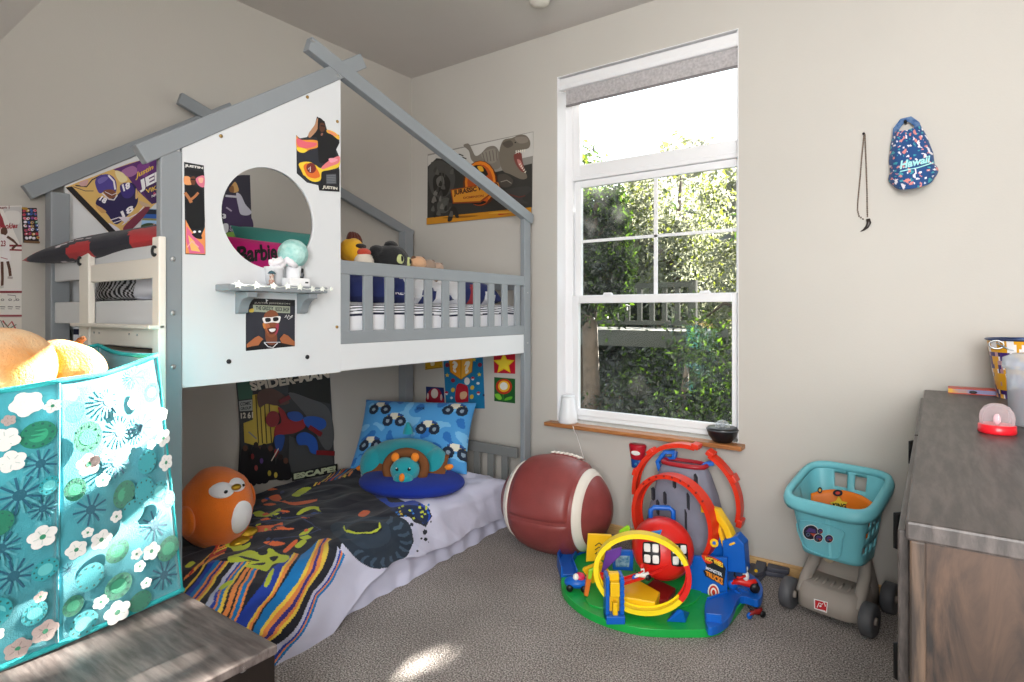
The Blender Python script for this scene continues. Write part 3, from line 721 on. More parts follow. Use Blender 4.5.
A.text('#e2b84e', 'VIKIN', [(610, 320), (735, 275), (735, 305), (618, 350)], .03); A.ell('#b5446a', 675, 352, 10, 12); A.text('#f0e9f2', 'NFL', [(655, 360), (700, 345), (700, 362), (655, 378)], .02)
finish(A, 'sports_poster', 'purple and gold football player poster hanging tilted at the bed foot')
A = Art(flat('x', rp_x + .0015), (1, 0, 0), (60, 145, 7.18))
A.sheet('#8fb4dc', [(600, 455), (740, 462), (740, 660), (575, 650)])
A.poly('#1c2536', [(600, 460), (740, 466), (740, 500), (598, 495)]); A.poly('#2d5aa8', [(598, 495), (740, 500), (740, 530), (590, 525)]); A.poly('#8c8a5a', [(592, 525), (740, 530), (740, 545), (590, 540)])
A.poly('#9cc2e6', [(589, 540), (740, 545), (740, 585), (585, 580)]); A.poly('#5a7f3a', [(585, 590), (740, 600), (740, 660), (576, 650)]); A.blob('#31452a', [(585, 575), (650, 560), (740, 590), (740, 610), (600, 600)]); A.blob('#4b7cc8', [(660, 580), (685, 575), (692, 630), (665, 640)]); A.ell('#c79a80', 675, 572, 7)
finish(A, 'photo_card', 'small photo print of a person in blue on grass under the sports poster', 'photo')
# --- dark player poster on the wall, seen through the porthole
A = Art(flat('x', .001), (1, 0, 0), (180, 155, 6.5))
A.sheet('#2c2838', [(262, 150), (400, 130), (455, 130), (470, 560), (250, 560)], .001)
A.blob('#3a2350', [(285, 280), (370, 260), (400, 330), (470, 420), (460, 500), (330, 500), (280, 400)])
A.blob('#c9c7d6', [(365, 250), (395, 260), (425, 320), (465, 370), (440, 392), (395, 385), (380, 340)]); A.blob('#d0a060', [(335, 200), (360, 175), (382, 230), (350, 245), (330, 225)]); A.blob('#8a5a30', [(320, 215), (345, 200), (350, 240), (325, 240)])
A.line('#c9c6d0', [(295, 265), (370, 272)], 14); A.text('#e6e4ea', '3', [(275, 380), (300, 385), (298, 415), (275, 412)], .05); A.line('#b8a8c0', [(300, 340), (335, 365)], 10)
A.text('#a9a3b8', 'SKOL', [(325, 455), (400, 500), (385, 530), (320, 490)], .02); A.blob('#d8d8de', [(280, 450), (312, 450), (310, 500), (282, 500)])
A.blob('#7da53a', [(300, 510), (360, 500), (380, 540), (330, 550)])
finish(A, 'sports_poster', 'dark purple player poster on the wall seen through the porthole')
# --- basketball poster, strip posters, cap poster at the edge of the frame
A = Art(flat('x', .001), (1, 0, 0), (-40, 200, 5.06))
A.sheet('#e6e2de', [(40, 35), (312, 28), (312, 470), (40, 470)], .001)
A.poly('#c9c7c6', [(210, 36), (310, 32), (310, 240), (260, 130)]); A.blob('#dedbd8', [(230, 60), (300, 60), (300, 120), (250, 110)])
A.poly('#8e2a34', [(190, 40), (215, 90), (230, 140), (205, 140), (180, 100)]); A.text('#7a1f2b', 'team 1', [(190, 30), (250, 28), (250, 45), (190, 46)], .02)
A.text('#a02836', 'rookies', [(200, 115), (292, 118), (292, 142), (200, 150)], .03, .3)
A.poly('#8a2834', [(200, 226), (312, 226), (312, 236), (200, 236)]); A.poly('#8a2834', [(200, 246), (312, 250), (312, 258), (200, 254)])
A.blob('#5a3a2c', [(208, 145), (232, 140), (240, 165), (225, 180), (208, 172)])
A.blob('#e9e5e6', [(200, 180), (235, 185), (250, 235), (245, 260), (200, 265)]); A.line('#5a3a2c', [(238, 185), (268, 205), (288, 225), (262, 248)], 13)
A.blob('#ebe7e8', [(200, 260), (248, 262), (254, 305), (225, 315), (200, 305)]); A.line('#5a3a2c', [(240, 310), (250, 350), (254, 385)], 15); A.line('#5a3a2c', [(212, 312), (214, 400), (212, 440)], 14); A.line('#b3a9a4', [(240, 392), (266, 394)], 12); A.line('#c9c2be', [(200, 442), (220, 438)], 12)
A.text('#8a2834', '23', [(205, 205), (230, 205), (230, 235), (205, 235)], .03); A.line('#b06a74', [(205, 290), (240, 300)], 4)
A.poly('#d9d6d2', [(200, 400), (310, 385), (310, 462), (200, 462)]) if False else None
A.poly('#8a2834', [(40, 460), (312, 460), (312, 470), (40, 470)])
finish(A, 'basketball_poster', 'white and maroon basketball player poster left of the bed', 'poster')
A = Art(flat('x', .001), (1, 0, 0), (-40, 200, 5.06))
A.sheet('#e4e0da', [(40, 472), (312, 472), (312, 590), (40, 592)], .001)
for i in range(3):
    x = 215 + 38 * i; A.ell('#6f6a6a', x, 505, 9, 6); A.ell('#e4e0da', x, 505, 5, 3); A.line('#55504f', [(x - 12, 540), (x + 14, 541)], 4); A.line('#77716f', [(x - 10, 550), (x + 10, 551)], 3)
A.line('#55504f', [(240, 480), (280, 484), (283, 505), (270, 512)], 3); A.poly('#9a4a52', [(40, 582), (312, 580), (312, 590), (40, 592)])
finish(A, 'schedule_print', 'cream strip with small diagrams under the basketball poster', 'poster')
A = Art(flat('x', .001), (1, 0, 0), (-40, 200, 5.06))
A.sheet('#ddd6cc', [(40, 596), (312, 594), (312, 800), (40, 800)], .001)
A.line('#b0484c', [(215, 610), (240, 640), (262, 615), (280, 650)], 9); A.line('#4f7f64', [(225, 620), (250, 650), (285, 630)], 5); A.ell('#b0484c', 240, 655, 12, 9); A.line('#3a3334', [(205, 608), (225, 650)], 4)
finish(A, 'doodle_print', 'small pale print with red scribbles, lowest on the wall left of the bed', 'poster')
A = Art(flat('x', .001), (1, 0, 0), (0, 200, 5.06))
A.sheet('#2a2023', [(106, 40), (186, 40), (198, 220), (118, 216)], .001)
rn = random.Random(2)
for r_ in range(8):
    for c_ in range(4):
        x, y = 120 + c_ * 19 + r_ * 1.3 + rn.uniform(-3, 3), 52 + r_ * 20 + rn.uniform(-3, 3)
        A.ell(rn.choice(['#b8455a', '#e6e2e6', '#3f62a8', '#7a4a9a', '#c9a05a', '#e0889a', '#5a8f7a', '#d9d6e0']), x, y, 9, 7, rn.uniform(-40, 40)); A.ell(rn.choice(['#f0eef2', '#c03040', '#2f3f80']), x + 2, y - 1, 4, 3)
A.poly('#7a5a3a', [(117, 206), (197, 210), (198, 220), (118, 216)]); A.blob('#b38a30', [(108, 38), (135, 40), (130, 50), (110, 48)])
finish(A, 'helmet_poster', 'narrow dark poster crowded with tiny team helmets beside the bed post')
# --- three prints on the white porthole panel
px_ = XF - .0012
A = Art(flat('x', px_), (1, 0, 0), (180, 155, 6.5))
A.sheet('#23262c', [(27, 45), (155, 68), (165, 650), (35, 645)], .0008)
A.text('#d9d8d4', 'JUSTIN', [(30, 58), (150, 78), (150, 96), (30, 80)], .06); A.poly('#17191d', [(27, 90), (156, 110), (158, 140), (28, 125)])
A.blob('#e9a06a', [(27, 140), (65, 145), (75, 190), (50, 195), (27, 185)]); A.blob('#e07a92', [(105, 150), (155, 135), (157, 205), (130, 205), (108, 180)]); A.blob('#f1b9a0', [(120, 150), (150, 150), (145, 180), (125, 178)])
A.blob('#6b3f2c', [(66, 150), (85, 138), (100, 150), (98, 185), (82, 200), (70, 180)]); A.line('#1a1a1e', [(68, 158), (100, 160)], 8); A.line('#d8d0c8', [(65, 205), (82, 222), (98, 205)], 5)
A.blob('#15171b', [(35, 215), (65, 195), (100, 200), (140, 225), (150, 330), (155, 460), (60, 470), (40, 350)]); A.line('#b5764c', [(30, 245), (60, 285), (72, 310)], 20); A.line('#b5764c', [(118, 245), (95, 270), (70, 290)], 16)
A.poly('#ef9a5a', [(34, 420), (60, 470), (80, 500), (130, 540), (160, 470), (164, 645), (36, 640)]); A.poly('#e06a94', [(40, 460), (90, 530), (150, 590), (160, 640), (60, 640), (38, 560)]); A.poly('#f3c070', [(50, 520), (90, 560), (130, 630), (70, 620)])
A.line('#f2b0b4', [(45, 600), (75, 560), (120, 600)], 8); A.ell('#eceaf0', 92, 500, 10, 8); A.ell('#eceaf0', 125, 498, 9, 7); A.blob('#1c1d22', [(75, 512), (125, 512), (140, 545), (100, 540)])
finish(A, 'flame_poster', 'tall narrow black poster with pink flames beside the porthole', 'poster', 'flame prints on the bed panel')
A = Art(flat('x', px_), (1, 0, 0), (290, 110, 7.58))
A.sheet('#2a2d36', [(205, 50), (262, 85), (280, 150), (372, 190), (375, 250), (350, 300), (372, 350), (372, 620), (222, 610), (215, 570), (130, 550), (52, 480), (48, 190), (75, 215), (130, 205), (190, 110)], .0008)
A.blob('#ee9a3a', [(50, 195), (80, 225), (200, 230), (212, 280), (150, 300), (100, 325), (52, 300)]); A.blob('#e86a7a', [(55, 215), (120, 240), (200, 250), (190, 275), (120, 290), (60, 270)]); A.blob('#f7d83e', [(52, 285), (100, 290), (130, 305), (100, 325), (60, 310)])
A.blob('#b98a6a', [(150, 210), (140, 180), (185, 115), (205, 65), (218, 80), (205, 150)])
A.blob('#141518', [(165, 200), (205, 160), (215, 60), (262, 95), (272, 160), (330, 185), (368, 250), (345, 300), (348, 370), (300, 390), (225, 400), (212, 300), (205, 215)])
A.blob('#5a3424', [(228, 100), (255, 100), (266, 130), (258, 160), (235, 165), (222, 140)]); A.line('#1a1012', [(232, 118), (264, 124)], 9); A.ell('#9d6a5a', 240, 185, 8, 12, 30)
A.blob('#f0b83e', [(280, 150), (330, 165), (372, 200), (366, 225), (320, 190), (280, 170)]); A.blob('#e88a6a', [(285, 155), (340, 180), (350, 200), (310, 185)])
A.blob('#f4cf3a', [(65, 420), (90, 395), (150, 395), (195, 420), (235, 440), (300, 390), (370, 360), (368, 430), (300, 455), (240, 470), (230, 530), (180, 545), (120, 510)])
A.blob('#e87f86', [(240, 430), (300, 380), (370, 350), (368, 400), (300, 430), (245, 450)]); A.blob('#f0a0b0', [(290, 370), (330, 365), (360, 380), (310, 400)])
A.blob('#e4702c', [(100, 430), (130, 405), (190, 430), (225, 500), (190, 520), (130, 500)]); A.ell('#7a2a28', 158, 440, 36, 40, -25); A.line('#e6ded8', [(135, 450), (152, 430), (150, 470)], 6); A.line('#f2c53a', [(75, 430), (100, 490), (170, 530), (220, 515)], 9)
A.poly('#1a1b20', [(238, 470), (372, 450), (372, 620), (222, 610)]); A.poly('#565a60', [(270, 490), (345, 485), (348, 560), (272, 560)])
for i in range(5): A.line('#85898f', [(275, 500 + i * 13), (342, 497 + i * 13)], 3)
A.text('#d8d4c8', 'JUSTIN', [(245, 572), (355, 585), (355, 612), (240, 600)], .05)
finish(A, 'flame_poster', 'cut out print of a player in black holding a flaming ball', 'poster', 'flame prints on the bed panel')
A = Art(flat('x', px_), (1, 0, 0), (240, 290, 10.5))
A.sheet('#31323c', [(120, 85), (578, 105), (575, 590), (62, 640), (62, 190), (80, 130)], .0008)
A.poly('#1d1d20', [(120, 85), (578, 105), (577, 170), (70, 160), (85, 120)]); A.text('#b5b2aa', 'JUSTIN JEFFERSON', [(150, 125), (525, 138), (525, 156), (150, 145)], .01)
A.poly('#a8b09c', [(135, 155), (525, 172), (525, 245), (140, 228)]); A.blob('#d8b84e', [(98, 205), (140, 195), (142, 230), (100, 232)])
A.text('#2b3038', 'THE GRIDDY', [(165, 168), (350, 174), (350, 218), (165, 208)], .03); A.text('#2b3038', 'ROCK SHOP', [(372, 178), (515, 184), (515, 230), (372, 222)], .03)
A.line('#e6e6e6', [(272, 95), (275, 140)], 5); A.poly('#e6e6e6', [(275, 98), (295, 110), (275, 122)])
A.poly('#1c1a1e', [(63, 575), (160, 520), (250, 530), (420, 540), (574, 560), (573, 588), (64, 636)])
A.blob('#7b4630', [(270, 430), (370, 440), (385, 545), (330, 580), (275, 545)])
A.blob('#8d5236', [(245, 290), (270, 235), (330, 210), (385, 235), (405, 300), (400, 390), (372, 470), (325, 500), (280, 470), (250, 390)])
A.blob('#c9803f', [(235, 350), (262, 350), (268, 400), (245, 400)]); A.blob('#a83f56', [(372, 370), (405, 360), (392, 440), (365, 470)]); A.blob('#b96a44', [(262, 370), (300, 360), (320, 420), (290, 450)])
A.blob('#f0ecec', [(238, 290), (330, 285), (415, 275), (420, 310), (400, 345), (340, 340), (262, 350), (240, 330)]); A.blob('#17171a', [(262, 298), (312, 295), (315, 328), (270, 335)]); A.blob('#17171a', [(345, 290), (395, 288), (395, 320), (350, 328)])
A.blob('#5e2a22', [(285, 400), (375, 395), (370, 445), (325, 465), (295, 445)]); A.blob('#f4f0f2', [(300, 412), (365, 405), (358, 432), (322, 440)])
A.line('#dcdce0', [(250, 555), (290, 595), (340, 605), (390, 555)], 9); A.line('#b8b8c0', [(245, 550), (420, 548)], 9)
A.poly('#b06a44', [(64, 570), (100, 540), (150, 500), (190, 480), (240, 515), (215, 540), (190, 580), (120, 590), (66, 605)]); A.poly('#a5633f', [(412, 510), (455, 460), (500, 480), (540, 520), (570, 540), (570, 585), (500, 570), (430, 555)])
A.line('#f0eef0', [(465, 290), (480, 262), (490, 300), (505, 262), (520, 285), (548, 265)], 8); A.line('#f0eef0', [(500, 310), (545, 280)], 5)
finish(A, 'portrait_poster', 'small square print of a person in white sunglasses below the shelf', 'poster')
# --- dinosaur film poster on the window wall
A = Art(flat('y', -.001), (0, -1, 0), (415, 125, 6.492))
A.sheet('#8f8c86', [(82, 190), (768, 42), (760, 580), (80, 650)], .001)
A.poly('#c9c6c0', [(84, 200), (766, 46), (766, 200), (500, 260), (84, 300)]); A.poly('#34322f', [(82, 270), (140, 215), (330, 240), (420, 330), (760, 250), (760, 535), (80, 605)])
A.blob('#4b4a47', [(90, 280), (150, 230), (220, 260), (260, 330), (240, 430), (160, 480), (100, 420)]); A.blob('#24221f', [(120, 340), (180, 310), (230, 370), (200, 460), (130, 440)]); A.blob('#6a6863', [(140, 350), (180, 330), (190, 390), (150, 400)])
A.blob('#565550', [(150, 500), (210, 470), (240, 520), (200, 570), (150, 560)])
for x, y in ((130, 235), (190, 260), (290, 190), (310, 210), (175, 300)): A.line('#4a4843', [(x - 25, y + 12), (x, y), (x + 25, y + 10)], 8); A.line('#4a4843', [(x, y), (x + 4, y + 80)], 6)
A.blob('#7d766c', [(318, 128), (350, 122), (372, 160), (395, 200), (430, 185), (470, 145), (520, 138), (550, 180), (560, 260), (520, 290), (430, 260), (370, 230), (352, 170), (322, 142)])
A.blob('#8c857a', [(430, 195), (480, 160), (530, 160), (535, 230), (480, 250)])
for i in range(5): A.line('#635c53', [(440 + i * 22, 180 - i * 5), (455 + i * 20, 240 - i * 2)], 5)
A.blob('#736b5f', [(550, 170), (575, 100), (630, 85), (680, 65), (725, 70), (750, 110), (740, 150), (690, 165), (650, 190), (670, 250), (720, 310), (728, 345), (690, 352), (620, 320), (575, 300), (552, 240)])
A.blob('#574f46', [(570, 120), (620, 100), (640, 130), (600, 150)]); A.blob('#8a8176', [(650, 85), (720, 78), (735, 110), (680, 120)]); A.blob('#7a3f38', [(645, 195), (690, 180), (700, 230), (715, 300), (690, 300), (655, 250)]); A.blob('#c08078', [(665, 225), (690, 235), (705, 290), (680, 270)])
for i in range(5): A.poly('#e6dfcf', [(655 + i * 14, 168 - i * 2), (664 + i * 14, 166 - i * 2), (660 + i * 14, 190 - i * 2)]); A.poly('#e6dfcf', [(676 + i * 9, 256 + i * 13), (685 + i * 9, 262 + i * 13), (690 + i * 9, 248 + i * 12)])
A.ell('#1a1712', 655, 115, 6, 4); A.blob('#4a443d', [(540, 330), (590, 320), (640, 360), (620, 400), (560, 400)]); A.line('#8d867a', [(560, 370), (600, 360), (630, 380)], 6)
A.blob('#3d3b38', [(560, 440), (640, 410), (740, 400), (755, 430), (700, 480), (740, 510), (640, 500)]); A.line('#6a2f28', [(610, 450), (680, 470), (720, 460)], 6)
A.ell('#5e2c12', 428, 380, 112, 148); A.ell('#e07f1e', 428, 372, 100, 136); A.ell('#b8501a', 428, 375, 84, 118); A.ell('#c9581a', 420, 480, 60, 44)
A.blob('#17130f', [(352, 290), (400, 262), (450, 275), (478, 320), (450, 335), (420, 310), (400, 325), (370, 320)]); A.blob('#efb02c', [(410, 270), (440, 272), (450, 300), (425, 300)]); A.blob('#17130f', [(350, 500), (410, 490), (470, 500), (420, 520)])
A.poly('#8f3d14', [(235, 420), (545, 370), (560, 410), (475, 470), (430, 505), (250, 512)]); A.poly('#d8912c', [(243, 425), (545, 376), (552, 405), (470, 462), (425, 495), (255, 503)])
A.text('#4a1c0c', 'JURASSIC WORLD', [(255, 424), (545, 376), (545, 412), (258, 468)], .05); A.text('#8a2a10', 'DOMINION', [(318, 468), (450, 452), (450, 468), (320, 482)], .03)
A.poly('#c8871f', [(80, 605), (760, 535), (760, 580), (80, 648)]); A.blob('#8d5a14', [(180, 605), (300, 590), (420, 590), (300, 605)]); A.blob('#b03a20', [(560, 565), (640, 555), (620, 575), (550, 585)]); A.blob('#e0a838', [(480, 575), (600, 560), (700, 560), (600, 575)])
A.blob('#262421', [(218, 625), (228, 570), (250, 530), (275, 545), (290, 600), (270, 600), (255, 575), (245, 620)])
for i in range(26):
    rn2 = random.Random(i); x, y = rn2.uniform(95, 245), rn2.uniform(250, 590); A.blob(rn2.choice(['#5c5a55', '#2a2825', '#75726c', '#3f3d3a']), [(x, y), (x + rn2.uniform(8, 24), y - 14), (x + rn2.uniform(10, 26), y + 22), (x - 4, y + 20)])
finish(A, 'dinosaur_poster', 'wide dark poster with roaring grey dinosaur and amber round emblem')
# --- comic poster on the wall above the lower bunk, curling away from the wall at its edges
def comic(px, py):
    p = at(px, py, 'x', .003); v = max(0, min(1, (.84 - p.z) / .55)); e = max(0, min(1, (p.y + 1.3) / .64))
    return at(px, py, 'x', .003 + .02 * v * v * (1 - abs(2 * e - 1)) + .012 * math.sin(v * 3.14) * e)
A = Art(comic, (1, 0, 0), (230, 365, 5.683), .0007)
N_ = 12; L_ = [(28 + (v * 8 if v < .5 else 4 + (1 - (v - .5) * 2) * 0) + 22 * math.sin(v * PI * .9), 60 + 620 * v) for v in [i / N_ for i in range(N_ + 1)]]
R_ = [(565 + 32 * (i / N_), 0 + 610 * i / N_) for i in range(N_ + 1)]
for i in range(N_): A.k = 0; A.poly('#3c3d3f', [L_[i], R_[i], R_[i + 1], L_[i + 1]])
A.k = 1
A.poly('#3f6a56', [(34, 60), (130, 60), (128, 190), (50, 200)]); A.poly('#23241f', [(330, 60), (565, 30), (568, 220), (520, 210), (330, 170)])
A.blob('#58595a', [(330, 160), (450, 190), (560, 250), (590, 420), (540, 480), (440, 300)]); A.poly('#4a4b4c', [(335, 400), (470, 460), (580, 520), (590, 580), (330, 610)])
A.poly('#c9b04a', [(125, 170), (180, 160), (280, 240), (240, 440), (150, 460), (80, 440), (75, 330), (128, 310)])
for x in (150, 172, 196, 222): A.line('#4a4426', [(x - 6, 170), (x + 10, 445)], 6)
A.poly('#a9aeaa', [(46, 205), (122, 195), (124, 258), (52, 262)]); A.text('#3a4044', 'COMIC', [(54, 212), (116, 204), (116, 225), (54, 232)], .03); A.text('#3a4044', 'GROUP', [(54, 240), (116, 232), (116, 250), (56, 256)], .03)
A.text('#d8d2c4', '12', [(55, 272), (85, 268), (85, 300), (57, 304)], .04); A.text('#d8d2c4', '61', [(92, 268), (125, 264), (125, 300), (95, 304)], .04)
A.text('#d9cfbe', 'SPIDER-MAN', [(100, 92), (560, 20), (560, 72), (118, 148)], .05)
A.blob('#5f4238', [(150, 160), (220, 130), (300, 170), (330, 215), (260, 230), (200, 220), (160, 240)])
# generic leaping acrobat in red and blue, seen from behind
A.blob('#8a2c30', [(200, 290), (225, 262), (262, 268), (275, 305), (255, 345), (220, 350), (198, 325)])
A.blob('#93292c', [(265, 240), (300, 260), (330, 310), (400, 300), (420, 350), (360, 385), (290, 395), (245, 410), (250, 350), (285, 320)])
A.blob('#2a4f9a', [(320, 270), (380, 265), (410, 300), (370, 320), (330, 305)]); A.blob('#2b55a8', [(410, 300), (470, 290), (530, 310), (535, 350), (490, 370), (430, 350)]); A.blob('#2b55a8', [(370, 400), (420, 380), (480, 420), (490, 500), (450, 495), (430, 455), (380, 450)])
A.blob('#29498c', [(245, 405), (300, 400), (285, 480), (255, 480)]); A.line('#93292c', [(260, 480), (225, 540), (195, 580)], 24); A.line('#7c2226', [(440, 350), (510, 395)], 26); A.line('#7c2226', [(480, 495), (585, 500)], 26); A.line('#7a2b30', [(330, 180), (270, 210)], 24)
for i, (x, y, h) in enumerate(((75, 470, 190), (110, 520, 150), (150, 475, 180), (180, 460, 190), (215, 470, 160), (270, 520, 120), (300, 540, 100), (130, 450, 60))):
    A.blob('#1c1a1c', [(x - 26, y + h), (x - 22, y + 20), (x, y + 5), (x + 22, y + 22), (x + 28, y + h)]); A.ell('#2d2422' if i % 2 else '#5e3d30', x, y, 14, 17)
for x, y, c_ in ((110, 515, '#7a2a2a'), (130, 580, '#9a4a4a'), (205, 610, '#b0a040'), (160, 540, '#5a3f7a'), (240, 620, '#c4b24a')): A.ell(c_, x, y, 10, 16)
A.line('#d9c9b8', [(215, 540), (255, 470)], 5); A.line('#8f8c86', [(85, 375), (130, 415)], 8)
A.poly('#1d1f1e', [(330, 610), (590, 555), (590, 605), (332, 655)]); A.text('#b8c0a0', 'ESCAPE!', [(340, 612), (580, 566), (580, 600), (342, 645)], .06)
finish(A, 'comic_poster', 'dark comic cover poster curling on the wall above the lower bunk')
# --- bright game-style prints on the window wall above the lower bunk
A = Art(flat('y', -.001), (0, -1, 0), (415, 350, 9.31))
A.sheet('#d2a222', [(92, 60), (250, 50), (258, 165), (95, 185)], .001); A.line('#8d6a12', [(95, 180), (256, 160)], 6); A.ell('#8d6a12', 105, 160, 6); A.ell('#8d6a12', 235, 148, 6); A.blob('#f0e6c0', [(145, 100), (180, 100), (180, 140), (150, 145)])
finish(A, 'square_print', 'small yellow square print half hidden by the bunk board', 'poster', 'bright prints above the lower bunk')
A = Art(flat('y', -.001), (0, -1, 0), (415, 350, 9.31))
A.sheet('#1f2f66', [(102, 340), (268, 350), (275, 490), (104, 482)], .001); A.blob('#a81f38', [(110, 485), (112, 420), (140, 372), (185, 355), (228, 372), (255, 430), (262, 490)]); A.ell('#e3d6cd', 182, 405, 33, 45); A.ell('#d9c6c0', 120, 430, 10, 30); A.ell('#d9c6c0', 245, 440, 10, 30)
finish(A, 'square_print', 'small navy square print with a red and white spotted shape above the pillow', 'poster', 'bright prints above the lower bunk')
A = Art(flat('y', -.001), (0, -1, 0), (415, 350, 9.31))
A.sheet('#1b79ab', [(262, 60), (630, 20), (650, 545), (290, 545)], .001)
A.poly('#ef9f1f', [(312, 60), (430, 92), (428, 275), (328, 205)]); A.poly('#f3b13a', [(430, 92), (545, 50), (530, 205), (428, 275)]); A.line('#9a5a12', [(430, 92), (428, 275)], 5); A.line('#7d4a10', [(312, 60), (328, 205), (428, 276), (530, 205), (545, 50)], 6)
A.text('#f5efe2', '?', [(345, 95), (400, 110), (395, 225), (345, 190)], .06); A.text('#f5efe2', '?', [(455, 115), (515, 90), (510, 205), (462, 232)], .06)
for x, y, c_ in ((302, 140, '#8c2a3c'), (605, 138, '#8c2a3c'), (355, 283, '#8c2a3c')): A.ell(c_, x, y, 20)
for x, y in ((302, 235), (600, 228), (552, 90)): A.star('#e6c83c', x, y, 22)
for x, y in ((355, 372), (535, 350), (530, 435)): A.ell('#d6b440', x, y, 18, 22, 20)
for x, y in ((540, 265), (593, 402), (297, 400)): A.ell('#e8e2e4', x, y + 6, 12); A.blob('#c02c3c', [(x - 18, y), (x, y - 18), (x + 18, y)])
A.ell('#e9e6e2', 590, 310, 16, 12); A.ell('#cfe0e6', 343, 445, 12); A.ell('#20305a', 643, 420, 10); A.blob('#b81f34', [(385, 480), (385, 360), (410, 312), (460, 320), (495, 350), (500, 470), (480, 482)]); A.ell('#e8e4de', 488, 290, 26, 35); A.blob('#e0b48c', [(425, 400), (470, 385), (490, 410), (470, 450), (430, 455)])
finish(A, 'game_poster', 'blue poster with yellow question mark cube above the truck pillow')
A = Art(flat('y', -.001), (0, -1, 0), (415, 350, 9.31))
A.sheet('#bf1730', [(732, 45), (932, 20), (932, 222), (737, 213)], .001); A.star('#f2c81e', 828, 128, 104, 50, -90)
A.star('#f7da3c', 826, 128, 80, 40, -90)
finish(A, 'square_print', 'red square print with a yellow star high on the window wall', 'poster', 'bright prints above the lower bunk')
A = Art(flat('y', -.001), (0, -1, 0), (415, 350, 9.31))
A.sheet('#1f5a2a', [(737, 252), (932, 268), (932, 498), (738, 475)], .001); A.ell('#b5331c', 828, 340, 76, 72); A.ell('#e9b22a', 828, 338, 55, 54); A.ell('#e8e4dc', 827, 336, 37, 36); A.line('#2f8a2f', [(822, 412), (820, 470)], 10); A.blob('#7dc23a', [(745, 410), (785, 410), (810, 450), (790, 465), (755, 445)]); A.blob('#5fae32', [(835, 470), (850, 445), (905, 432), (895, 460)])
finish(A, 'square_print', 'green square print with a red and yellow flower under the star print', 'poster', 'bright prints above the lower bunk')
# ================================================================ LOWER BUNK
lm_ = thing('lower_mattress', 'floor mattress of the lower bunk wrapped in a pale lilac sheet', 'mattress', (.55, -1.1, 0))
def xe(y): return .975 + (-.24 - y) * .066
g = MB()
def shf(u, v):
    y = -2.02 + u * 1.80; e = xe(y); n = noise.noise(Vector((y * 5, v * 2.5, 7)))
    prof = [(.14, .2), (e - .1, .2), (e - .02, .19), (e + .005, .12), (e + .012, .05), (e + .02, .003)]
    t = v * 5; i = min(int(t), 4); f = t - i
    x = prof[i][0] * (1 - f) + prof[i + 1][0] * f; z = prof[i][1] * (1 - f) + prof[i + 1][1] * f
    k = .016 * n * (t > 2) + .006 * math.sin(y * 46 + 3 * n) * (t > 2.6)
    return Vector((x + k, y, max(.002, z)))
M_lilac = mat('lilac_sheet', '#c9cae0', .85, bump=.12, bscale=200, sheen=.1)
g.grid(shf, 150, 30, None); 
for yy, fl in ((-2.02, False), (-.22, True)):
    e = xe(yy); vs = [(.14, yy, .2), (e - .1, yy, .2), (e - .02, yy, .19), (e, yy, .003), (.14, yy, .003)]; g.add(vs, [tuple(range(5))[::-1] if fl else tuple(range(5))])
g.build('sheet', M_lilac, lm_, fix=True)
NY, NS = 500, 390; YL0, YL1 = -2.026, -.225; SL = 1.03
def duv(y, s):
    s = s * (1 + .17 * (.5 - .5 * math.cos(PI * max(0, min(1, (-1.15 - y) / .5)))))
    e = xe(y) + .008; n = noise.noise(Vector((y * 4.0, s * 4.0, 1.3))); n2 = noise.noise(Vector((y * 11, s * 11, 5.1))); n3 = noise.noise(Vector((y * 3.1 + s * 2, s * 9 - y * 5, 8.8)))
    r = .06; fl = e - r - .125
    n4 = abs(noise.noise(Vector((y * 2.6 + s * 3.2, s * 4.2 - y * 1.5, 3.1))))
    zt = .262 + .014 * n + .005 * n2 + .014 * max(0, n3 - .1) + .022 * max(0, .25 - n4) / .25 * (.5 + n)
    edge = .5 + .5 * math.tanh((s - fl + .1) * 12)
    if s < fl: x = .125 + s; z = zt
    elif s < fl + r * PI / 2:
        a = (s - fl) / r; x = .125 + fl + r * math.sin(a); z = zt - r * (1 - math.cos(a))
    else:
        d = s - fl - r * PI / 2; x = .125 + fl + r + d * .22; z = zt - r - d * .975
    wv = math.sin(y * 23 + 4 * n) * .5 + n2
    x += edge * (.009 * wv + .014 * n + .012 * max(0, .3 - abs(noise.noise(Vector((y * 4 - s * 6, s * 3, 9.9))))) / .3); z -= (.01 + .012 * math.sin(y * 7 + 1)) * max(0, s - fl - .09) / .06 * .5
    if y > -.34: z -= (y + .34) * .18
    return Vector((x, y, z))
ys = np.linspace(YL0, YL1, NY + 1); ss = np.linspace(0, SL, NS + 1)
GP = np.array([[duv(y, s)[:] for s in ss] for y in ys])
_d = GP - np.array(CAM); _w = _d @ np.array(FW); GX = 512 + FPX * (_d @ np.array(RX)) / _w; GY = HZ - FPX * _d[..., 2] / _w
def bed_ys(px, py):
    """bed-cover coordinates (along, across) of the spot traced at px,py"""
    k = int(np.argmin((GX - px) ** 2 + (GY - py) ** 2)); i, j = divmod(k, NS + 1)
    if 0 < i < NY and 0 < j < NS:      # one Newton step for sub-cell accuracy
        a = np.array([[GX[i + 1, j] - GX[i - 1, j], GX[i, j + 1] - GX[i, j - 1]], [GY[i + 1, j] - GY[i - 1, j], GY[i, j + 1] - GY[i, j - 1]]]) / 2
        try:
            q = np.linalg.solve(a, np.array([px - GX[i, j], py - GY[i, j]])); return i + max(-2, min(2, q[0])), j + max(-2, min(2, q[1]))
        except np.linalg.LinAlgError: pass
    return float(i), float(j)
II, JJ = np.meshgrid(np.arange(NY) + .5, np.arange(NS) + .5, indexing='ij')
pal = ['#cbcbe0']; IDX = np.zeros((NY, NS), int)
